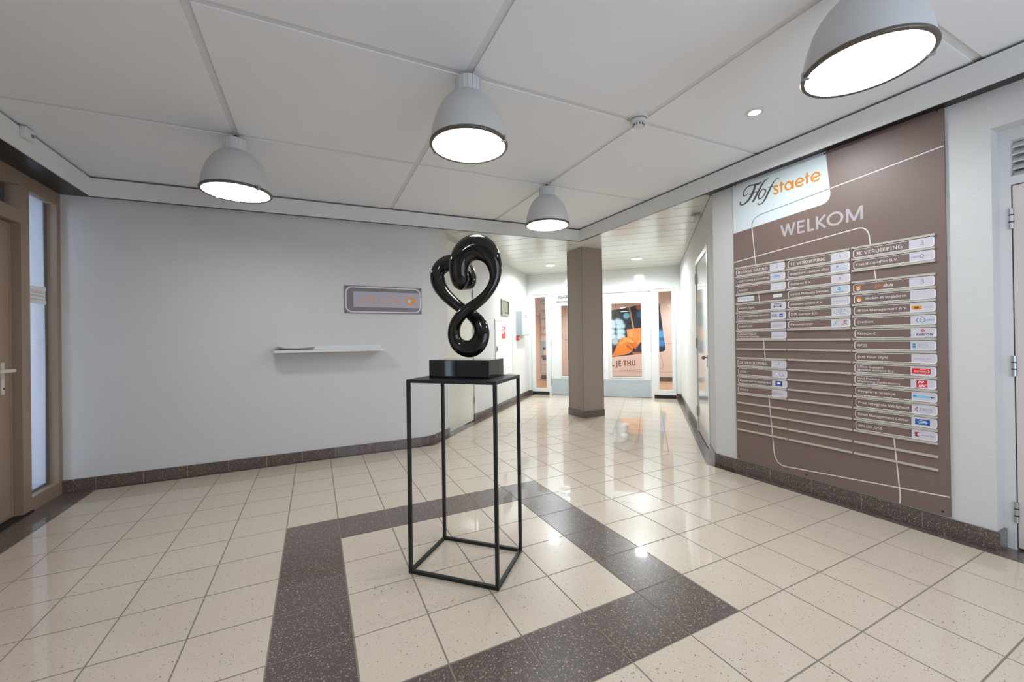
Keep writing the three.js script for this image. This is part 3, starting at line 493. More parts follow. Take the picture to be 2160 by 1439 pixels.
function downlight(x, y, z, r, k, col, label, angle = 1.15) {
  const g = group('downlight', [x, y, z]); tag(g, label, 'light');
  mesh('trim_ring', new THREE.LatheGeometry([[r, 0.002], [r, -0.003], [r + 0.012, -0.004], [r + 0.016, 0.001], [r + 0.016, 0.004], [r, 0.002]].map((p) => new THREE.Vector2(...p)), 48), M.white, g);
  mesh('lens', cyl(r, r, 0.003, 0, -0.0005, 0, 40), glow(col, 9), g);
  const L = new THREE.SpotLight(col, k, 0, angle, 0.4); L.position.set(x, y - 0.012, z); L.target.position.set(x, 0, z); L.name = 'downlight_glow'; L.castShadow = true; L.shadow.radius = r * 50; scene.add(L, L.target);
}
downlight(2.462, Hc(2.462) - 0.004, 0.995, 0.036, SPOT, COOL, 'small recessed spot in the panelled ceiling near the board', 1.5);
downlight(cs(5.285, 0.075)[0], CEIL2 - 0.004, cs(5.285, 0.075)[1], 0.085, DOWN, COOL, 'round recessed downlight in the plank ceiling beside the alarm wall', 1.52);
downlight(cs(5.266, 1.597)[0], CEIL2 - 0.004, cs(5.266, 1.597)[1], 0.085, DOWN, COOL, 'round recessed downlight in the plank ceiling before the right far door', 1.52);
downlight(cs(8.42, 2.93)[0], 2.596, cs(8.42, 2.93)[1], 0.085, HALL, WARM, 'round downlight in the hall behind the right far door', 1.3);
downlight(cs(8.0, 0.4)[0], 2.596, cs(8.0, 0.4)[1], 0.085, HALL, WARM, 'round downlight in the hall behind the left far door', 1.3);
{
  const g = group('smoke_detector', [1.8, Hc(1.8), 0.64]); tag(g, 'round white smoke detector on a ceiling joint', 'smoke detector');
  mesh('base', cyl(0.06, 0.056, 0.014, 0, -0.007, 0, 40), M.white, g); mesh('gap_ring', cyl(0.05, 0.05, 0.004, 0, -0.016, 0, 40), M.hinge, g);
  mesh('body', new THREE.LatheGeometry([[0.001, -0.018], [0.054, -0.018], [0.053, -0.036], [0.046, -0.043], [0.001, -0.043]].map((p) => new THREE.Vector2(...p)), 40), M.white, g);
  mesh('chamber', new THREE.LatheGeometry([[0.036, -0.043], [0.032, -0.06], [0.024, -0.066], [0.001, -0.067]].map((p) => new THREE.Vector2(...p)), 32), M.white, g);
  const sl = []; for (let k = 0; k < 12; k++) sl.push(bx(-0.003, 0.003, -0.058, -0.046, 0.03, 0.0365).rotateY(k * Math.PI / 6)); mesh('smoke_slot', sl, M.dark, g);
}

// ------------------------------------------------------------------ plinth table, block and sculpture
{
  const g = group('metal_plinth_table', [0.594, 0, 0.594], -Math.PI / 4); tag(g, 'tall black metal frame table under the heart sculpture', 'table');   // local x = across, local z = front
  const W = 0.245, D = 0.187, b = 0.0085, H = 0.985;
  for (const [sx, sz] of [[-1, 1], [1, 1], [-1, -1], [1, -1]]) mesh('leg', rb(sx * (W - b) - b, sx * (W - b) + b, 0, H - 0.017, sz * (D - b) - b, sz * (D - b) + b, 0.0015), M.black, g);
  for (const s of [-1, 1]) { mesh('base_rail', rb(-W + 2 * b, W - 2 * b, 0, 0.017, s * (D - b) - b, s * (D - b) + b, 0.0015), M.black, g); mesh('base_rail', rb(s * (W - b) - b, s * (W - b) + b, 0, 0.017, -D + 2 * b, D - 2 * b, 0.0015), M.black, g); }
  mesh('table_top', rb(-W, W, H - 0.017, H, -D, D, 0.0015), M.black, g);
  const blk = mesh('sculpture_base', rb(-0.172, 0.172, 0.0, 0.093, -0.106, 0.106, 0.003), M.blackGloss); blk.position.set(0.612, H, 0.568); blk.rotation.y = -Math.PI / 4;
  tag(blk, 'polished black stone block carrying the heart sculpture', 'base block');
}
{
  const ctl = [[0.602, 1.132, 0.602, 0.046, 0.034], [0.557, 1.159, 0.564, 0.04, 0.032], [0.54, 1.221, 0.561, 0.034, 0.029], [0.546, 1.278, 0.589, 0.031, 0.026], [0.575, 1.331, 0.646, 0.03, 0.025], [0.618, 1.365, 0.689, 0.027, 0.024], [0.659, 1.402, 0.715, 0.025, 0.022], [0.695, 1.454, 0.731, 0.024, 0.024], [0.715, 1.51, 0.736, 0.029, 0.027], [0.711, 1.566, 0.732, 0.038, 0.032], [0.694, 1.618, 0.722, 0.05, 0.04], [0.646, 1.67, 0.688, 0.077, 0.05], [0.578, 1.645, 0.644, 0.071, 0.052], [0.549, 1.562, 0.63, 0.05, 0.045], [0.563, 1.485, 0.624, 0.048, 0.04], [0.602, 1.464, 0.598, 0.046, 0.038], [0.638, 1.505, 0.56, 0.045, 0.036], [0.632, 1.585, 0.512, 0.042, 0.034], [0.599, 1.62, 0.457, 0.045, 0.036], [0.553, 1.622, 0.419, 0.048, 0.039], [0.51, 1.585, 0.397, 0.045, 0.037], [0.499, 1.522, 0.407, 0.043, 0.034], [0.519, 1.457, 0.441, 0.037, 0.031], [0.554, 1.403, 0.49, 0.032, 0.028], [0.592, 1.358, 0.535, 0.029, 0.026], [0.633, 1.322, 0.577, 0.03, 0.026], [0.662, 1.285, 0.613, 0.038, 0.028], [0.676, 1.234, 0.634, 0.042, 0.031], [0.666, 1.182, 0.637, 0.046, 0.033], [0.638, 1.142, 0.624, 0.048, 0.034]];
  const curve = new THREE.CatmullRomCurve3(ctl.map((p) => new THREE.Vector3(p[0], p[1], p[2])), true), size = new THREE.CatmullRomCurve3(ctl.map((p) => new THREE.Vector3(p[3], p[4], 0)), true);
  const N = 360, R = 40, w = new THREE.Vector3(Q, 0, -Q), P = [], U = [], I = [];
  for (let i = 0; i <= N; i++) {
    const u = i / N, c = curve.getPoint(u), t = curve.getTangent(u), s = size.getPoint(u).multiplyScalar(1.08), n = new THREE.Vector3().crossVectors(t, w).normalize(), b = new THREE.Vector3().crossVectors(n, t).normalize();
    for (let k = 0; k <= R; k++) { const a = k / R * 2 * Math.PI, p = c.clone().addScaledVector(n, Math.cos(a) * s.x).addScaledVector(b, Math.sin(a) * s.y); P.push(p.x, p.y, p.z); U.push(u * 6, k / R); }
  }
  for (let i = 0; i < N; i++) for (let k = 0; k < R; k++) { const a = i * (R + 1) + k, d = a + R + 1; I.push(a, d, a + 1, d, d + 1, a + 1); }
  for (let it = 0; it < 60; it++) {                          // ease the folds on the inner side of the tight bends
    const O = P.slice();
    for (let i = 0; i < N; i++) for (let k = 0; k <= R; k++) for (let d = 0; d < 3; d++) {
      const at = (a, b) => O[(((a + N) % N) * (R + 1) + (b + R) % R) * 3 + d];
      P[(i * (R + 1) + k) * 3 + d] = 0.5 * at(i, k) + 0.22 * (at(i - 1, k) + at(i + 1, k)) + 0.03 * (at(i, k - 1) + at(i, k + 1));
    }
    for (let k = 0; k < (R + 1) * 3; k++) P[N * (R + 1) * 3 + k] = P[k];
  }
  const geo = new THREE.BufferGeometry(); geo.setAttribute('position', new THREE.Float32BufferAttribute(P, 3)); geo.setAttribute('uv', new THREE.Float32BufferAttribute(U, 2)); geo.setIndex(I); geo.computeVertexNormals();
  const nn = geo.attributes.normal, q = new THREE.Vector3(nn.getX(0), nn.getY(0), nn.getZ(0)), c0 = curve.getPoint(0); if (q.dot(new THREE.Vector3(P[0], P[1], P[2]).sub(c0)) < 0) { for (let i = 0; i < I.length; i += 3) [I[i], I[i + 1]] = [I[i + 1], I[i]]; geo.setIndex(I); geo.computeVertexNormals(); }
  const vein = canvasTex(1024, 512, (g, W, H) => {
    g.fillStyle = '#0a0909'; g.fillRect(0, 0, W, H);
    for (let i = 0; i < 900; i++) { const y = rnd() * H, x = rnd() * W, l = 160 + rnd() * 420, d = (rnd() - 0.5) * 26; g.strokeStyle = ['#1d1a18', '#2b2620', '#151312', '#231f1b', '#40372b', '#1a1816', '#554836'][i % 7]; g.lineWidth = 0.3 + rnd() * 0.9; for (const o of [0, -W]) { g.beginPath(); g.moveTo(x + o, y); g.bezierCurveTo(x + o + l / 3, y + d, x + o + l * 0.66, y - d * 0.4, x + o + l, y + d * 0.5); g.stroke(); } }
  }); vein.wrapS = vein.wrapT = THREE.RepeatWrapping;
  const m = mesh('heart_sculpture', geo.translate(-0.6, -1.078, -0.6), phys('#ffffff', { map: vein, roughness: 0.06 })); m.position.set(0.6, 1.078, 0.6);
  tag(m, 'polished black stone loop sculpture twisted into a heart above a ring', 'sculpture');
}

// ------------------------------------------------------------------ lift sign, shelf and papers
{
  const tex = canvasTex(1024, 364, (c, w, h) => {
    c.fillStyle = '#7b7377'; c.fillRect(0, 0, w, h);
    const rr = (x, y, W, H, r) => { c.beginPath(); c.roundRect(x, y, W, H, r); };
    c.fillStyle = '#74656a'; rr(22, 20, 980, 324, 76); c.fill(); c.fillStyle = '#a9a4ad'; c.fillRect(112, 74, 878, 208); c.strokeStyle = '#d9d4d6'; c.lineWidth = 14; rr(20, 18, 984, 328, 80); c.stroke();
    c.strokeStyle = c.fillStyle = '#d8914f'; c.lineWidth = 4; c.lineCap = 'round';
    const script = (s, x, sz) => { c.save(); c.translate(x, 205); c.transform(1, 0, -0.18, 1, 0, 0); c.font = 'italic ' + sz + 'px serif'; c.fillText(s, 0, 0); c.restore(); };
    const swash = (pts) => { c.beginPath(); c.moveTo(pts[0], pts[1]); c.bezierCurveTo(...pts.slice(2, 8)); c.stroke(); };
    script('Lift', 204, 98); script('&', 402, 84); script('Trap', 524, 94);
    swash([200, 170, 180, 200, 220, 225, 262, 206]); swash([196, 178, 210, 140, 250, 126, 282, 140]); swash([282, 238, 300, 250, 330, 210, 352, 150]); swash([514, 168, 504, 130, 574, 128, 620, 138]); swash([508, 170, 514, 196, 534, 190, 544, 178]); swash([660, 238, 680, 246, 700, 220, 710, 196]); c.translate(24, 0);
    c.fillStyle = '#e08b2e'; c.beginPath(); c.moveTo(930, 186); c.quadraticCurveTo(880, 130, 830, 132); c.arc(824, 186, 56, -1.5, 1.5, true); c.quadraticCurveTo(880, 242, 930, 186); c.fill();
    c.fillStyle = '#a9a4ad'; c.beginPath(); c.arc(824, 186, 36, 0, 7); c.fill(); c.strokeStyle = '#d8913e'; c.lineWidth = 7; c.beginPath(); c.arc(824, 186, 33, 0, 7); c.stroke(); c.fillStyle = '#bcd0e2'; c.beginPath(); c.arc(824, 186, 24, 0, 7); c.fill();
  });
  const g = group('lift_sign', [0.55, 1.475, ZL], 0); tag(g, 'grey and purple lift sign with orange script on the shelf wall', 'sign');
  mesh('plate', bx(-0.4, 0.4, 0, 0.29, 0, 0.009), std('#6f686c', { roughness: 0.4 }), g);
  mesh('print', new THREE.PlaneGeometry(0.798, 0.288).translate(0, 0.145, 0.0096), new THREE.MeshStandardMaterial({ map: tex, roughness: 0.35 }), g);
  for (const x of [-0.385, 0.385]) for (const y of [0.016, 0.274]) mesh('screw', cyl(0.006, 0.006, 0.004, 0, 0, 0, 12).rotateX(Math.PI / 2).translate(x, y, 0.011), M.dark, g);
  const s = group('wall_shelf', [0.025, 1.096, ZL]); tag(s, 'thin white wall shelf below the lift sign', 'shelf');
  mesh('board', rb(-0.49, 0.49, 0, 0.012, 0, 0.2, 0.003), M.white, s); mesh('back_upstand', bx(-0.49, 0.49, 0.012, 0.05, 0, 0.006), M.white, s); mesh('front_lip', bx(-0.49, 0.49, -0.012, 0.004, 0.196, 0.2), M.white, s);
  const p = group('paper_stack', [-0.3, 1.109, ZL + 0.11]); tag(p, 'loose stack of white papers on the wall shelf', 'papers');
  for (let k = 0; k < 5; k++) { const q = new THREE.PlaneGeometry(0.36 - k * 0.012, 0.15, 10, 3).rotateX(-Math.PI / 2), A = q.attributes.position; for (let i = 0; i < A.count; i++) A.setY(i, 0.0015 + k * 0.0035 + (k + 1) * 0.004 * Math.pow(Math.abs(A.getX(i)) / 0.18, 2) + (A.getX(i) < -0.1 ? 0.004 * k * (A.getX(i) + 0.1) / -0.08 : 0)); q.computeVertexNormals(); mesh('sheet', q.rotateY((rnd() - 0.5) * 0.12).translate(k * 0.006 - 0.012, 0, (rnd() - 0.5) * 0.012), M.paper, p); }
  const fd = group('folded_leaflet', [-0.09, 1.109, ZL + 0.13]); tag(fd, 'folded leaflet at the end of the papers on the shelf', 'leaflet'); mesh('cover', rb(-0.055, 0.055, 0, 0.012, -0.06, 0.05, 0.003), M.paper, fd); mesh('fold', rb(-0.05, 0.05, 0.012, 0.02, -0.05, 0.03, 0.003).rotateZ(0.06), M.paper, fd);
}

// ------------------------------------------------------------------ welcome board
{
  const Z0 = 0.348, Z1 = 1.656, Y0 = 0.116, Y1 = 2.515, S = 850;
  const hof = [[[0.549, 2.438, 25], [0.529, 2.383, 30], [0.505, 2.345, 30], [0.472, 2.316, 25], [0.44, 2.303, 15], [0.415, 2.313, 18], [0.417, 2.33, 20]], [[0.591, 2.438, 20], [0.561, 2.434, 22], [0.522, 2.441, 16], [0.491, 2.443, 14], [0.458, 2.423, 14], [0.443, 2.396, 16], [0.447, 2.376, 18], [0.465, 2.373, 10], [0.48, 2.384, 8]], [[0.655, 2.447, 6], [0.625, 2.441, 14], [0.599, 2.413, 24], [0.567, 2.363, 26], [0.528, 2.305, 26]], [[0.493, 2.372, 9], [0.529, 2.372, 9], [0.56, 2.373, 9]], [[0.626, 2.369, 14], [0.609, 2.379, 10], [0.59, 2.363, 16], [0.571, 2.331, 18], [0.578, 2.308, 14], [0.601, 2.31, 12], [0.624, 2.337, 16], [0.631, 2.36, 16], [0.626, 2.369, 14]], [[0.733, 2.422, 16], [0.719, 2.423, 8], [0.698, 2.407, 12], [0.676, 2.378, 20], [0.649, 2.332, 26], [0.623, 2.288, 22], [0.596, 2.263, 14], [0.57, 2.265, 14], [0.566, 2.274, 14]], [[0.65, 2.378, 8], [0.693, 2.374, 8]]];
  const sta = [[[0.729, 2.357], [0.713, 2.369], [0.699, 2.362], [0.704, 2.345], [0.722, 2.33], [0.725, 2.313], [0.709, 2.306], [0.693, 2.315]], [[0.753, 2.386], [0.752, 2.306]], [[0.738, 2.364], [0.769, 2.362]], [[0.83, 2.338], [0.811, 2.365], [0.789, 2.358], [0.782, 2.337], [0.79, 2.315], [0.811, 2.308], [0.828, 2.32], [0.83, 2.338]], [[0.836, 2.368], [0.836, 2.304]], [[0.861, 2.334], [0.909, 2.337], [0.903, 2.354], [0.884, 2.365], [0.865, 2.355], [0.858, 2.334], [0.868, 2.312], [0.889, 2.306], [0.909, 2.316]], [[0.935, 2.389], [0.934, 2.307]], [[0.921, 2.361], [0.951, 2.361]], [[0.967, 2.335], [1.018, 2.338], [1.012, 2.355], [0.992, 2.366], [0.973, 2.358], [0.964, 2.337], [0.974, 2.314], [0.996, 2.306], [1.016, 2.316]]];
  const wel = [[[0.747, 2.046], [0.771, 1.955], [0.796, 2.046], [0.818, 1.955], [0.843, 2.046]], [[0.87, 2.046], [0.87, 1.952]], [[0.87, 2.039], [0.912, 2.038]], [[0.87, 2.0], [0.91, 2.0]], [[0.87, 1.958], [0.912, 1.958]], [[0.938, 2.046], [0.938, 1.952]], [[0.938, 1.958], [0.976, 1.958]], [[0.996, 2.046], [0.996, 1.952]], [[1.049, 2.046], [1.006, 1.999], [1.049, 1.952]], [[1.18, 2.046], [1.18, 1.952]], [[1.184, 2.041], [1.219, 1.957], [1.257, 2.041]], [[1.261, 2.046], [1.261, 1.952]]];
  const tex = canvasTex(Math.round((Z1 - Z0) * S), Math.round((Y1 - Y0) * S), (c, w, h) => {
    const X = (z) => (z - Z0) * S, Y = (y) => (Y1 - y) * S;
    c.fillStyle = '#7b665e'; c.fillRect(0, 0, w, h);
    c.fillStyle = '#d6dee1'; c.beginPath(); c.moveTo(0, 0); c.lineTo(X(1.055), 0); c.lineTo(X(1.082), Y(2.2)); c.quadraticCurveTo(X(1.088), Y(2.125), X(1.02), Y(2.12)); c.lineTo(0, Y(2.076)); c.closePath(); c.fill();
    c.lineWidth = 4; c.strokeStyle = '#4f5f66'; c.save(); c.clip(); c.beginPath(); c.moveTo(X(1.7), Y(2.276)); c.lineTo(X(0.6), Y(2.178)); c.quadraticCurveTo(X(0.51), Y(2.17), X(0.513), Y(2.09)); c.lineTo(X(0.541), Y(1.77)); c.stroke(); c.restore();
    c.strokeStyle = '#e6e2df'; c.lineWidth = 5.5;
    c.beginPath(); c.moveTo(X(1.083), Y(2.221)); c.lineTo(X(1.66), Y(2.273)); c.stroke();
    c.beginPath(); c.moveTo(X(0.513), Y(2.09)); c.lineTo(X(0.541), Y(1.77)); c.lineTo(X(0.594), Y(1.144)); c.lineTo(X(0.632), Y(0.673)); c.lineTo(X(0.664), Y(0.26)); c.quadraticCurveTo(X(0.672), Y(0.155), X(0.75), Y(0.157)); c.lineTo(X(1.66), Y(0.232)); c.stroke();
    c.beginPath(); c.moveTo(X(0.34), Y(1.824)); c.lineTo(X(1.235), Y(1.898)); c.quadraticCurveTo(X(1.292), Y(1.9), X(1.3), Y(1.83)); c.lineTo(X(1.306), Y(1.76)); c.lineTo(X(1.336), Y(1.5)); c.lineTo(X(1.409), Y(0.52)); c.lineTo(X(1.434), Y(0.18)); c.quadraticCurveTo(X(1.438), Y(0.13), X(1.426), Y(0.1)); c.stroke();
    const brush = (line) => { const cv = new THREE.CatmullRomCurve3(line.map(([z, y, r]) => new THREE.Vector3(z, y, r * 0.00032)), false); for (let i = 0; i <= 160; i++) { const p = cv.getPoint(i / 160); c.beginPath(); c.arc(X(p.x), Y(p.y), p.z * S, 0, 7); c.fill(); } };
    c.fillStyle = '#564a48'; hof.forEach(brush);
    c.strokeStyle = '#e08a2b'; c.lineWidth = 11.5; c.lineJoin = 'round'; c.lineCap = 'butt';
    sta.forEach((l) => { const cv = l.length > 2 ? new THREE.CatmullRomCurve3(l.map(([z, y]) => new THREE.Vector3(z, y, 0)), false, 'catmullrom', 0.5) : null; c.beginPath(); if (cv) { const bar = l.length === 9 ? 1 : 0; if (bar) { c.moveTo(X(l[0][0]), Y(l[0][1])); c.lineTo(X(l[1][0]), Y(l[1][1])); const e = new THREE.CatmullRomCurve3(l.slice(1).map(([z, y]) => new THREE.Vector3(z, y, 0))); for (const p of e.getPoints(50)) c.lineTo(X(p.x), Y(p.y)); } else cv.getPoints(50).forEach((p, i) => (i ? c.lineTo(X(p.x), Y(p.y)) : c.moveTo(X(p.x), Y(p.y)))); } else { c.moveTo(X(l[0][0]), Y(l[0][1])); c.lineTo(X(l[1][0]), Y(l[1][1])); } c.stroke(); });
    c.strokeStyle = '#b3a9ad'; c.lineWidth = 13; c.lineJoin = 'bevel'; wel.forEach((l) => { c.beginPath(); l.forEach(([z, y], i) => (i ? c.lineTo(X(z), Y(y)) : c.moveTo(X(z), Y(y)))); c.stroke(); });
    c.beginPath(); c.ellipse(X(1.108), Y(1.999), 0.043 * S, 0.041 * S, 0, 0, 7); c.stroke();
  });
  const g = group('welcome_board', [XR, 0, 0], -Math.PI / 2); tag(g, 'tall brown welcome directory board with rows of name plates', 'board');
  mesh('backing', bx(Z0, Z1, Y0, Y1, 0, 0.014), std('#6e5a53', { roughness: 0.45 }), g);
  mesh('print', new THREE.PlaneGeometry(Z1 - Z0, Y1 - Y0).translate((Z0 + Z1) / 2, (Y0 + Y1) / 2, 0.0146), new THREE.MeshStandardMaterial({ map: tex, roughness: 0.46 }), g);
  for (const [z, y] of [[0.37, 0.142], [0.9, 0.135], [1.625, 0.138], [0.372, 2.49], [1.05, 2.48], [1.63, 2.49]]) mesh('screw', cyl(0.005, 0.005, 0.004, 0, 0, 0, 12).rotateX(Math.PI / 2).translate(z, y, 0.0155), M.dark, g);
  const cols = [[0.366, 0.776], [0.784, 1.194], [1.203, 1.613]], pitch = 0.0773, top = 1.767;
  const railGeo = new THREE.ExtrudeGeometry(new THREE.Shape([[0, -0.0065], [0.008, -0.0065], [0.0105, -0.004], [0.0105, 0.004], [0.008, 0.0065], [0, 0.0065]].map((p) => new THREE.Vector2(...p))), { depth: 0.41, bevelEnabled: false }).rotateY(Math.PI / 2).scale(1, 1, -1);
  const rg = uvBox(bx(0, 0.41, -0.0065, 0.0065, 0, 0.0105)); railGeo.dispose();
  for (const [z0] of cols) for (let i = 0; i < 19; i++) { const m = mesh('rail', rg, M.rail, g); m.position.set(z0 - 0.0005 * i / 3, top - pitch * i, 0.0146); }
  const plates = [
    [0, 0, 'BEGANE GROND', '0', 1], [0, 1, 'ABIS Training & Consulting', 'abis'], [0, 2, 'Avasqo', 'faint'], [0, 4, "Kevin's Gym", 'gym'], [0, 5, 'European Veterinary Laboratory\n(EVL)', 'evl'], [0, 6, 'SANAPLAN', 'sana'], [0, 7, 'Vitalsee Yoga &\nPersonal Training', 'line'], [0, 10, '2E VERDIEPING', '2', 1], [0, 11, 'CSVB', 'swirl'], [0, 12, 'Kamer van koophandel', 'navy'], [0, 13, 'Tricare', 'care'],
    [1, 0, '1E VERDIEPING', '1', 1], [1, 1, 'Bridge2learn | Bewezen effect', 'bridge'], [1, 2, 'Dimares B.V.', 'dimx'], [1, 3, 'Lumina Personele Diensten', 'lumina'], [1, 4, 'moment.online B.V.', 'mom'], [1, 5, 'OTN Europe B.V.', 'otn'], [1, 6, 'Personalcolor', 'run'],
    [2, 0, '3E VERDIEPING', '3', 1], [2, 1, 'Credit Comfort B.V.', 'credit'], [2, 3, 'Hofclub', '3', 2], [2, 4, 'Werken en vergaderen', '', 3], [2, 5, 'ARSIA Management B.V.', 'arsia'], [2, 6, 'Credion', 'credion'], [2, 7, 'Fareon-Z', 'fareon'], [2, 8, 'GPSS', 'gpss'], [2, 9, 'Just Your Style', 'style'], [2, 10, 'Office Support\nMidden Holland B.V.', 'support'], [2, 11, 'Paul Postma\nMarketing Consultancy', 'ppmc'], [2, 12, 'People in Science', 'people'], [2, 13, 'Prov Integrale Veiligheid', 'prov'], [2, 14, 'Retail Management Center', 'retail'], [2, 15, 'WILGH QSE', 'wilgh']];
  const PW = 0.4, PH = 0.0595, cw = 680, ch = 102, nc = 3;
  const atlas = canvasTex(cw * nc, ch * Math.ceil(plates.length / nc), (c) => {
    plates.forEach(([, , text, logo, head], i) => {
      c.save(); c.translate((i % nc) * cw, Math.floor(i / nc) * ch); c.beginPath(); c.rect(0, 0, cw, ch); c.clip();
      c.fillStyle = '#7b665e'; c.fillRect(0, 0, cw, ch); const sx = cw * 0.715; c.fillStyle = '#cfcbd2'; c.fillRect(sx, 0, cw, ch);
      c.strokeStyle = '#ece9ea'; c.lineWidth = 7; c.beginPath(); c.roundRect(7, 7, cw - 14, ch - 14, 22); c.stroke();
      c.fillStyle = '#efeaea'; const wide = (s, x, y, px, k = 1.12, f = '') => { c.save(); c.translate(x, y); c.scale(k, 1); c.font = f + px + 'px sans-serif'; c.fillText(s, 0, 0); c.restore(); };
      const fit = (s, x, y, px, max) => { c.font = px + 'px sans-serif'; wide(s, x, y, px, Math.min(1.18, max / c.measureText(s).width)); };
      if (head === 1) fit(text, 28, 70, 50, 430);
      else if (head === 2) { c.fillStyle = '#e08a34'; c.font = 'italic 50px serif'; c.fillText('Hof', 196, 66); c.fillStyle = '#f2eded'; c.font = 'bold 38px sans-serif'; c.fillText('club', 278, 66); }
      else if (head === 3) fit(text, 108, 62, 38, 350);
      else { const l = text.split('\n'); l.forEach((s, k) => fit(s, 28, l.length > 1 ? 46 + k * 33 : 63, l.length > 1 ? 31 : 36, 440)); }
      if (head > 1) { c.fillStyle = '#e08a34'; for (let k = 0; k < 3; k++) c.fillRect(28 + k * 17, 28, 12, 20); c.fillRect(28, 40, 46, 36); c.fillStyle = '#f2eded'; c.beginPath(); c.arc(51, 60, 13, 0, 7); c.fill(); c.beginPath(); c.moveTo(40, 66); c.lineTo(62, 66); c.lineTo(51, 86); c.fill(); c.fillStyle = '#7b665e'; c.beginPath(); c.arc(51, 60, 6, 0, 7); c.fill(); }
      const L = (s, x, y, px, col, f = '') => { c.fillStyle = col; c.font = f + px + 'px sans-serif'; c.fillText(s, sx + x, y); }, R = (x, y, w, h, col) => { c.fillStyle = col; c.fillRect(sx + x, y, w, h); }, C = (x, y, r, col, lw) => { c.beginPath(); c.arc(sx + x, y, r, 0, 7); if (lw) { c.strokeStyle = col; c.lineWidth = lw; c.stroke(); } else { c.fillStyle = col; c.fill(); } }, B = (col, lw, ...p) => { c.strokeStyle = col; c.lineWidth = lw; c.beginPath(); c.moveTo(sx + p[0], p[1]); for (let k = 2; k < p.length; k += 2) c.lineTo(sx + p[k], p[k + 1]); c.stroke(); };
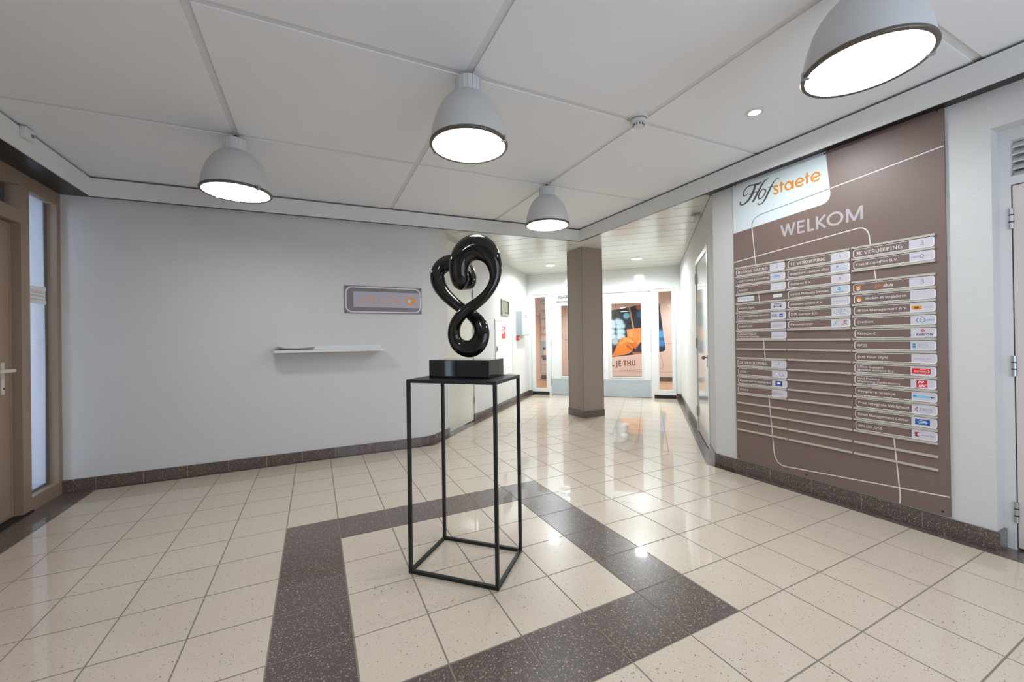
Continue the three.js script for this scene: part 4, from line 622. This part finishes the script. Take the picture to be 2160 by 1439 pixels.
      ({
        0: () => L('0', 78, 68, 54, '#77717c'), 1: () => L('1', 82, 68, 54, '#77717c'), 2: () => L('2', 78, 68, 54, '#77717c'), 3: () => L('3', 84, 70, 58, '#6f6a74'),
        abis: () => { L('abis', 40, 62, 46, '#2f8fd0', 'bold '); R(36, 74, 100, 4, '#8ab8d8'); }, faint: () => L('Avasqo', 24, 62, 36, '#e6e3ea', 'bold '), gym: () => { R(40, 26, 96, 7, '#4a4a50'); R(50, 58, 76, 6, '#3a3a40'); for (const x of [38, 48, 120, 130]) R(x, 46, 8, 30, '#3a3a40'); }, evl: () => { L('EVL', 12, 68, 46, '#2f4566', 'bold '); R(112, 32, 44, 42, '#31518a'); R(118, 50, 34, 8, '#cfd6e4'); },
        sana: () => { L('Sanaplan', 24, 62, 30, '#b06a80', 'italic '); R(16, 72, 130, 3, '#c79aa6'); }, line: () => R(14, 66, 136, 4, '#8c8f8a'), swirl: () => { c.strokeStyle = '#d38da0'; c.lineWidth = 5; c.beginPath(); c.ellipse(sx + 70, 52, 46, 20, -0.2, 2.6, 6); c.stroke(); c.strokeStyle = '#4d6cb8'; c.beginPath(); c.ellipse(sx + 120, 58, 26, 18, 0.5, -1.5, 3); c.stroke(); C(62, 52, 10, '#f0eef2'); }, navy: () => { R(44, 18, 88, 66, '#22367e'); c.fillStyle = '#f0f2f8'; c.beginPath(); c.ellipse(sx + 88, 44, 24, 13, 0, 0, 7); c.fill(); R(58, 66, 60, 5, '#8fa0d0'); }, care: () => { C(34, 52, 16, '#c0504a', 6); L('tricare', 56, 62, 30, '#7a7480'); },
        bridge: () => { c.fillStyle = '#3f9ac8'; c.beginPath(); c.moveTo(sx + 52, 46); c.lineTo(sx + 68, 22); c.lineTo(sx + 84, 46); c.fill(); R(14, 62, 150, 4, '#8ba6b8'); R(14, 74, 150, 3, '#a9b4c0'); R(100, 34, 56, 5, '#9cb4c4'); }, dimx: () => { L('DIM', 10, 62, 34, '#e0aac4'); L('X', 76, 68, 50, '#d8508c', 'bold '); L('RES', 112, 62, 34, '#e6c0d2'); }, lumina: () => { C(88, 40, 19, '#2fa0d8'); R(74, 38, 28, 4, '#cfe8f4'); L('LUMINA', 36, 84, 24, '#3a6a8c', 'bold '); }, mom: () => L('moment.online', 14, 60, 22, '#9a8f9c'), otn: () => { c.save(); c.strokeStyle = '#5b6470'; c.lineWidth = 7; c.font = 'bold 54px sans-serif'; c.strokeText('OTN', sx + 34, 70); c.fillStyle = '#e8eaf0'; c.fillText('OTN', sx + 34, 70); c.restore(); R(14, 52, 20, 4, '#8a93a0'); R(146, 48, 22, 4, '#8a93a0'); },
        run: () => { B('#6aa0b8', 6, 20, 74, 48, 50, 40, 36, 66, 34); B('#7ab48c', 5, 48, 50, 74, 66); B('#c84450', 7, 112, 78, 138, 52, 128, 34, 164, 30); B('#c84450', 6, 138, 52, 166, 70); C(142, 26, 6, '#c84450'); }, credit: () => { L('credit', 10, 62, 28, '#6a6472'); C(94, 52, 15, '#7c3a58', 5); R(116, 50, 56, 4, '#d8a0a8'); },
        arsia: () => { R(14, 34, 76, 36, '#e8902c'); R(34, 42, 34, 20, '#7a4a1c'); R(106, 46, 66, 4, '#a8a4b0'); R(106, 56, 50, 3, '#b4b0ba'); }, credion: () => { C(92, 52, 20, '#4b7cb4', 5); B('#4b7cb4', 6, 60, 30, 42, 52, 60, 74); L('credion', 102, 60, 22, '#5578a0', 'bold '); B('#7796b8', 4, 92, 10, 92, 20); B('#7796b8', 4, 92, 84, 92, 94); }, fareon: () => { C(92, 28, 12, '#c8324c', 4); R(90, 12, 4, 34, '#c8324c'); R(76, 26, 34, 4, '#c8324c'); L('FAREON', 42, 80, 32, '#34243e', 'bold '); }, gpss: () => { R(16, 30, 24, 44, '#3f8ab0'); R(20, 44, 18, 6, '#cfd9e0'); L('GPSS', 50, 62, 38, '#8aa0b8'); R(50, 72, 110, 3, '#a8b4c4'); },
        style: () => { L('Just Your Style', 24, 62, 20, '#9a7c8c', 'italic '); c.strokeStyle = '#c8a0b0'; c.lineWidth = 3; c.beginPath(); c.ellipse(sx + 96, 54, 30, 24, 0, 0, 5); c.stroke(); }, support: () => { c.fillStyle = '#d8262c'; c.beginPath(); c.roundRect(sx + 10, 24, 142, 56, 12); c.fill(); L('SUPPORT', 26, 62, 24, '#f6d8d8', 'bold '); R(70, 32, 50, 6, '#f0b8b8'); R(20, 68, 100, 4, '#f0b8b8'); B('#ffffff', 6, 132, 36, 142, 52, 132, 68); }, ppmc: () => { R(44, 14, 82, 74, '#cf2a34'); L('PP', 52, 50, 40, '#f8ecec', 'bold italic '); L('MC', 56, 84, 40, '#f8ecec', 'bold italic '); },
        people: () => { R(14, 42, 130, 18, '#5cb8e0'); C(24, 50, 13, '#3f9fd0'); R(40, 48, 96, 5, '#a8dcf0'); C(152, 52, 8, '#3a4a78'); C(164, 52, 6, '#5a6a98'); }, prov: () => { c.fillStyle = '#9a2a48'; c.beginPath(); c.moveTo(sx + 22, 52); c.lineTo(sx + 46, 28); c.lineTo(sx + 46, 76); c.fill(); c.fillStyle = '#cfcbd2'; c.beginPath(); c.arc(sx + 42, 52, 9, 0, 7); c.fill(); c.fillStyle = '#8c7898'; c.font = '38px serif'; c.fillText('PROV', sx + 58, 64); R(60, 74, 96, 3, '#b0a4b8'); }, retail: () => { R(28, 24, 112, 54, '#27509c'); R(58, 34, 54, 6, '#c8d8f0'); R(44, 48, 80, 8, '#d8e4f4'); R(54, 62, 62, 6, '#c8d8f0'); }, wilgh: () => { R(24, 28, 34, 44, '#a8223c'); c.fillStyle = '#cfcbd2'; c.beginPath(); c.arc(sx + 56, 50, 15, 1.2, 5.1); c.fill(); L('WILGH QSE', 72, 58, 18, '#c05a74', 'bold '); }, '': () => {},
      })[logo]();
      c.restore();
    });
  });
  const pm = new THREE.MeshStandardMaterial({ map: atlas, roughness: 0.3 }), AW = cw * nc, AH = ch * Math.ceil(plates.length / nc);
  plates.forEach(([col, slot], i) => {
    const sh = new THREE.Shape(), r = 0.013, w = PW, h = PH; sh.moveTo(r, 0); sh.lineTo(w - r, 0); sh.absarc(w - r, r, r, -Math.PI / 2, 0); sh.lineTo(w, h - r); sh.absarc(w - r, h - r, r, 0, Math.PI / 2); sh.lineTo(r, h); sh.absarc(r, h - r, r, Math.PI / 2, Math.PI); sh.lineTo(0, r); sh.absarc(r, r, r, Math.PI, 1.5 * Math.PI);
    const geo = new THREE.ExtrudeGeometry(sh, { depth: 0.005, bevelEnabled: false, curveSegments: 5 }), P = geo.attributes.position, U = geo.attributes.uv, cx = (i % nc) * cw, cy = Math.floor(i / nc) * ch;
    for (let k = 0; k < P.count; k++) U.setXY(k, (cx + 2 + P.getX(k) / w * (cw - 4)) / AW, 1 - (cy + 2 + (1 - P.getY(k) / h) * (ch - 4)) / AH);
    const m = mesh('name_plate', geo, pm, g); m.position.set(cols[col][0] + 0.007 + (rnd() - 0.5) * 0.006, top - pitch * (slot + 1) + 0.0085, 0.0146);
  });
  const lt = canvasTex(256, 64, (c, w, h) => { c.fillStyle = '#dfe4e8'; c.fillRect(0, 0, w, h); c.fillStyle = '#6f86a0'; c.font = '38px sans-serif'; c.fillText('Biologicals Ltd', 8, 45); }), l2 = canvasTex(128, 48, (c, w, h) => { c.fillStyle = '#dfe2e6'; c.fillRect(0, 0, w, h); c.fillStyle = '#8b98a6'; c.font = '26px sans-serif'; c.fillText('SUITE C', 14, 33); });
  mesh('paper_label', new THREE.PlaneGeometry(0.145, 0.042).translate(0.45, 1.498, 0.0152), new THREE.MeshStandardMaterial({ map: lt, roughness: 0.6 }), g);
  mesh('paper_label', new THREE.PlaneGeometry(0.066, 0.025).translate(0.712, 1.498, 0.0152), new THREE.MeshStandardMaterial({ map: l2, roughness: 0.6 }), g);
}

renderer.render(scene, camera);
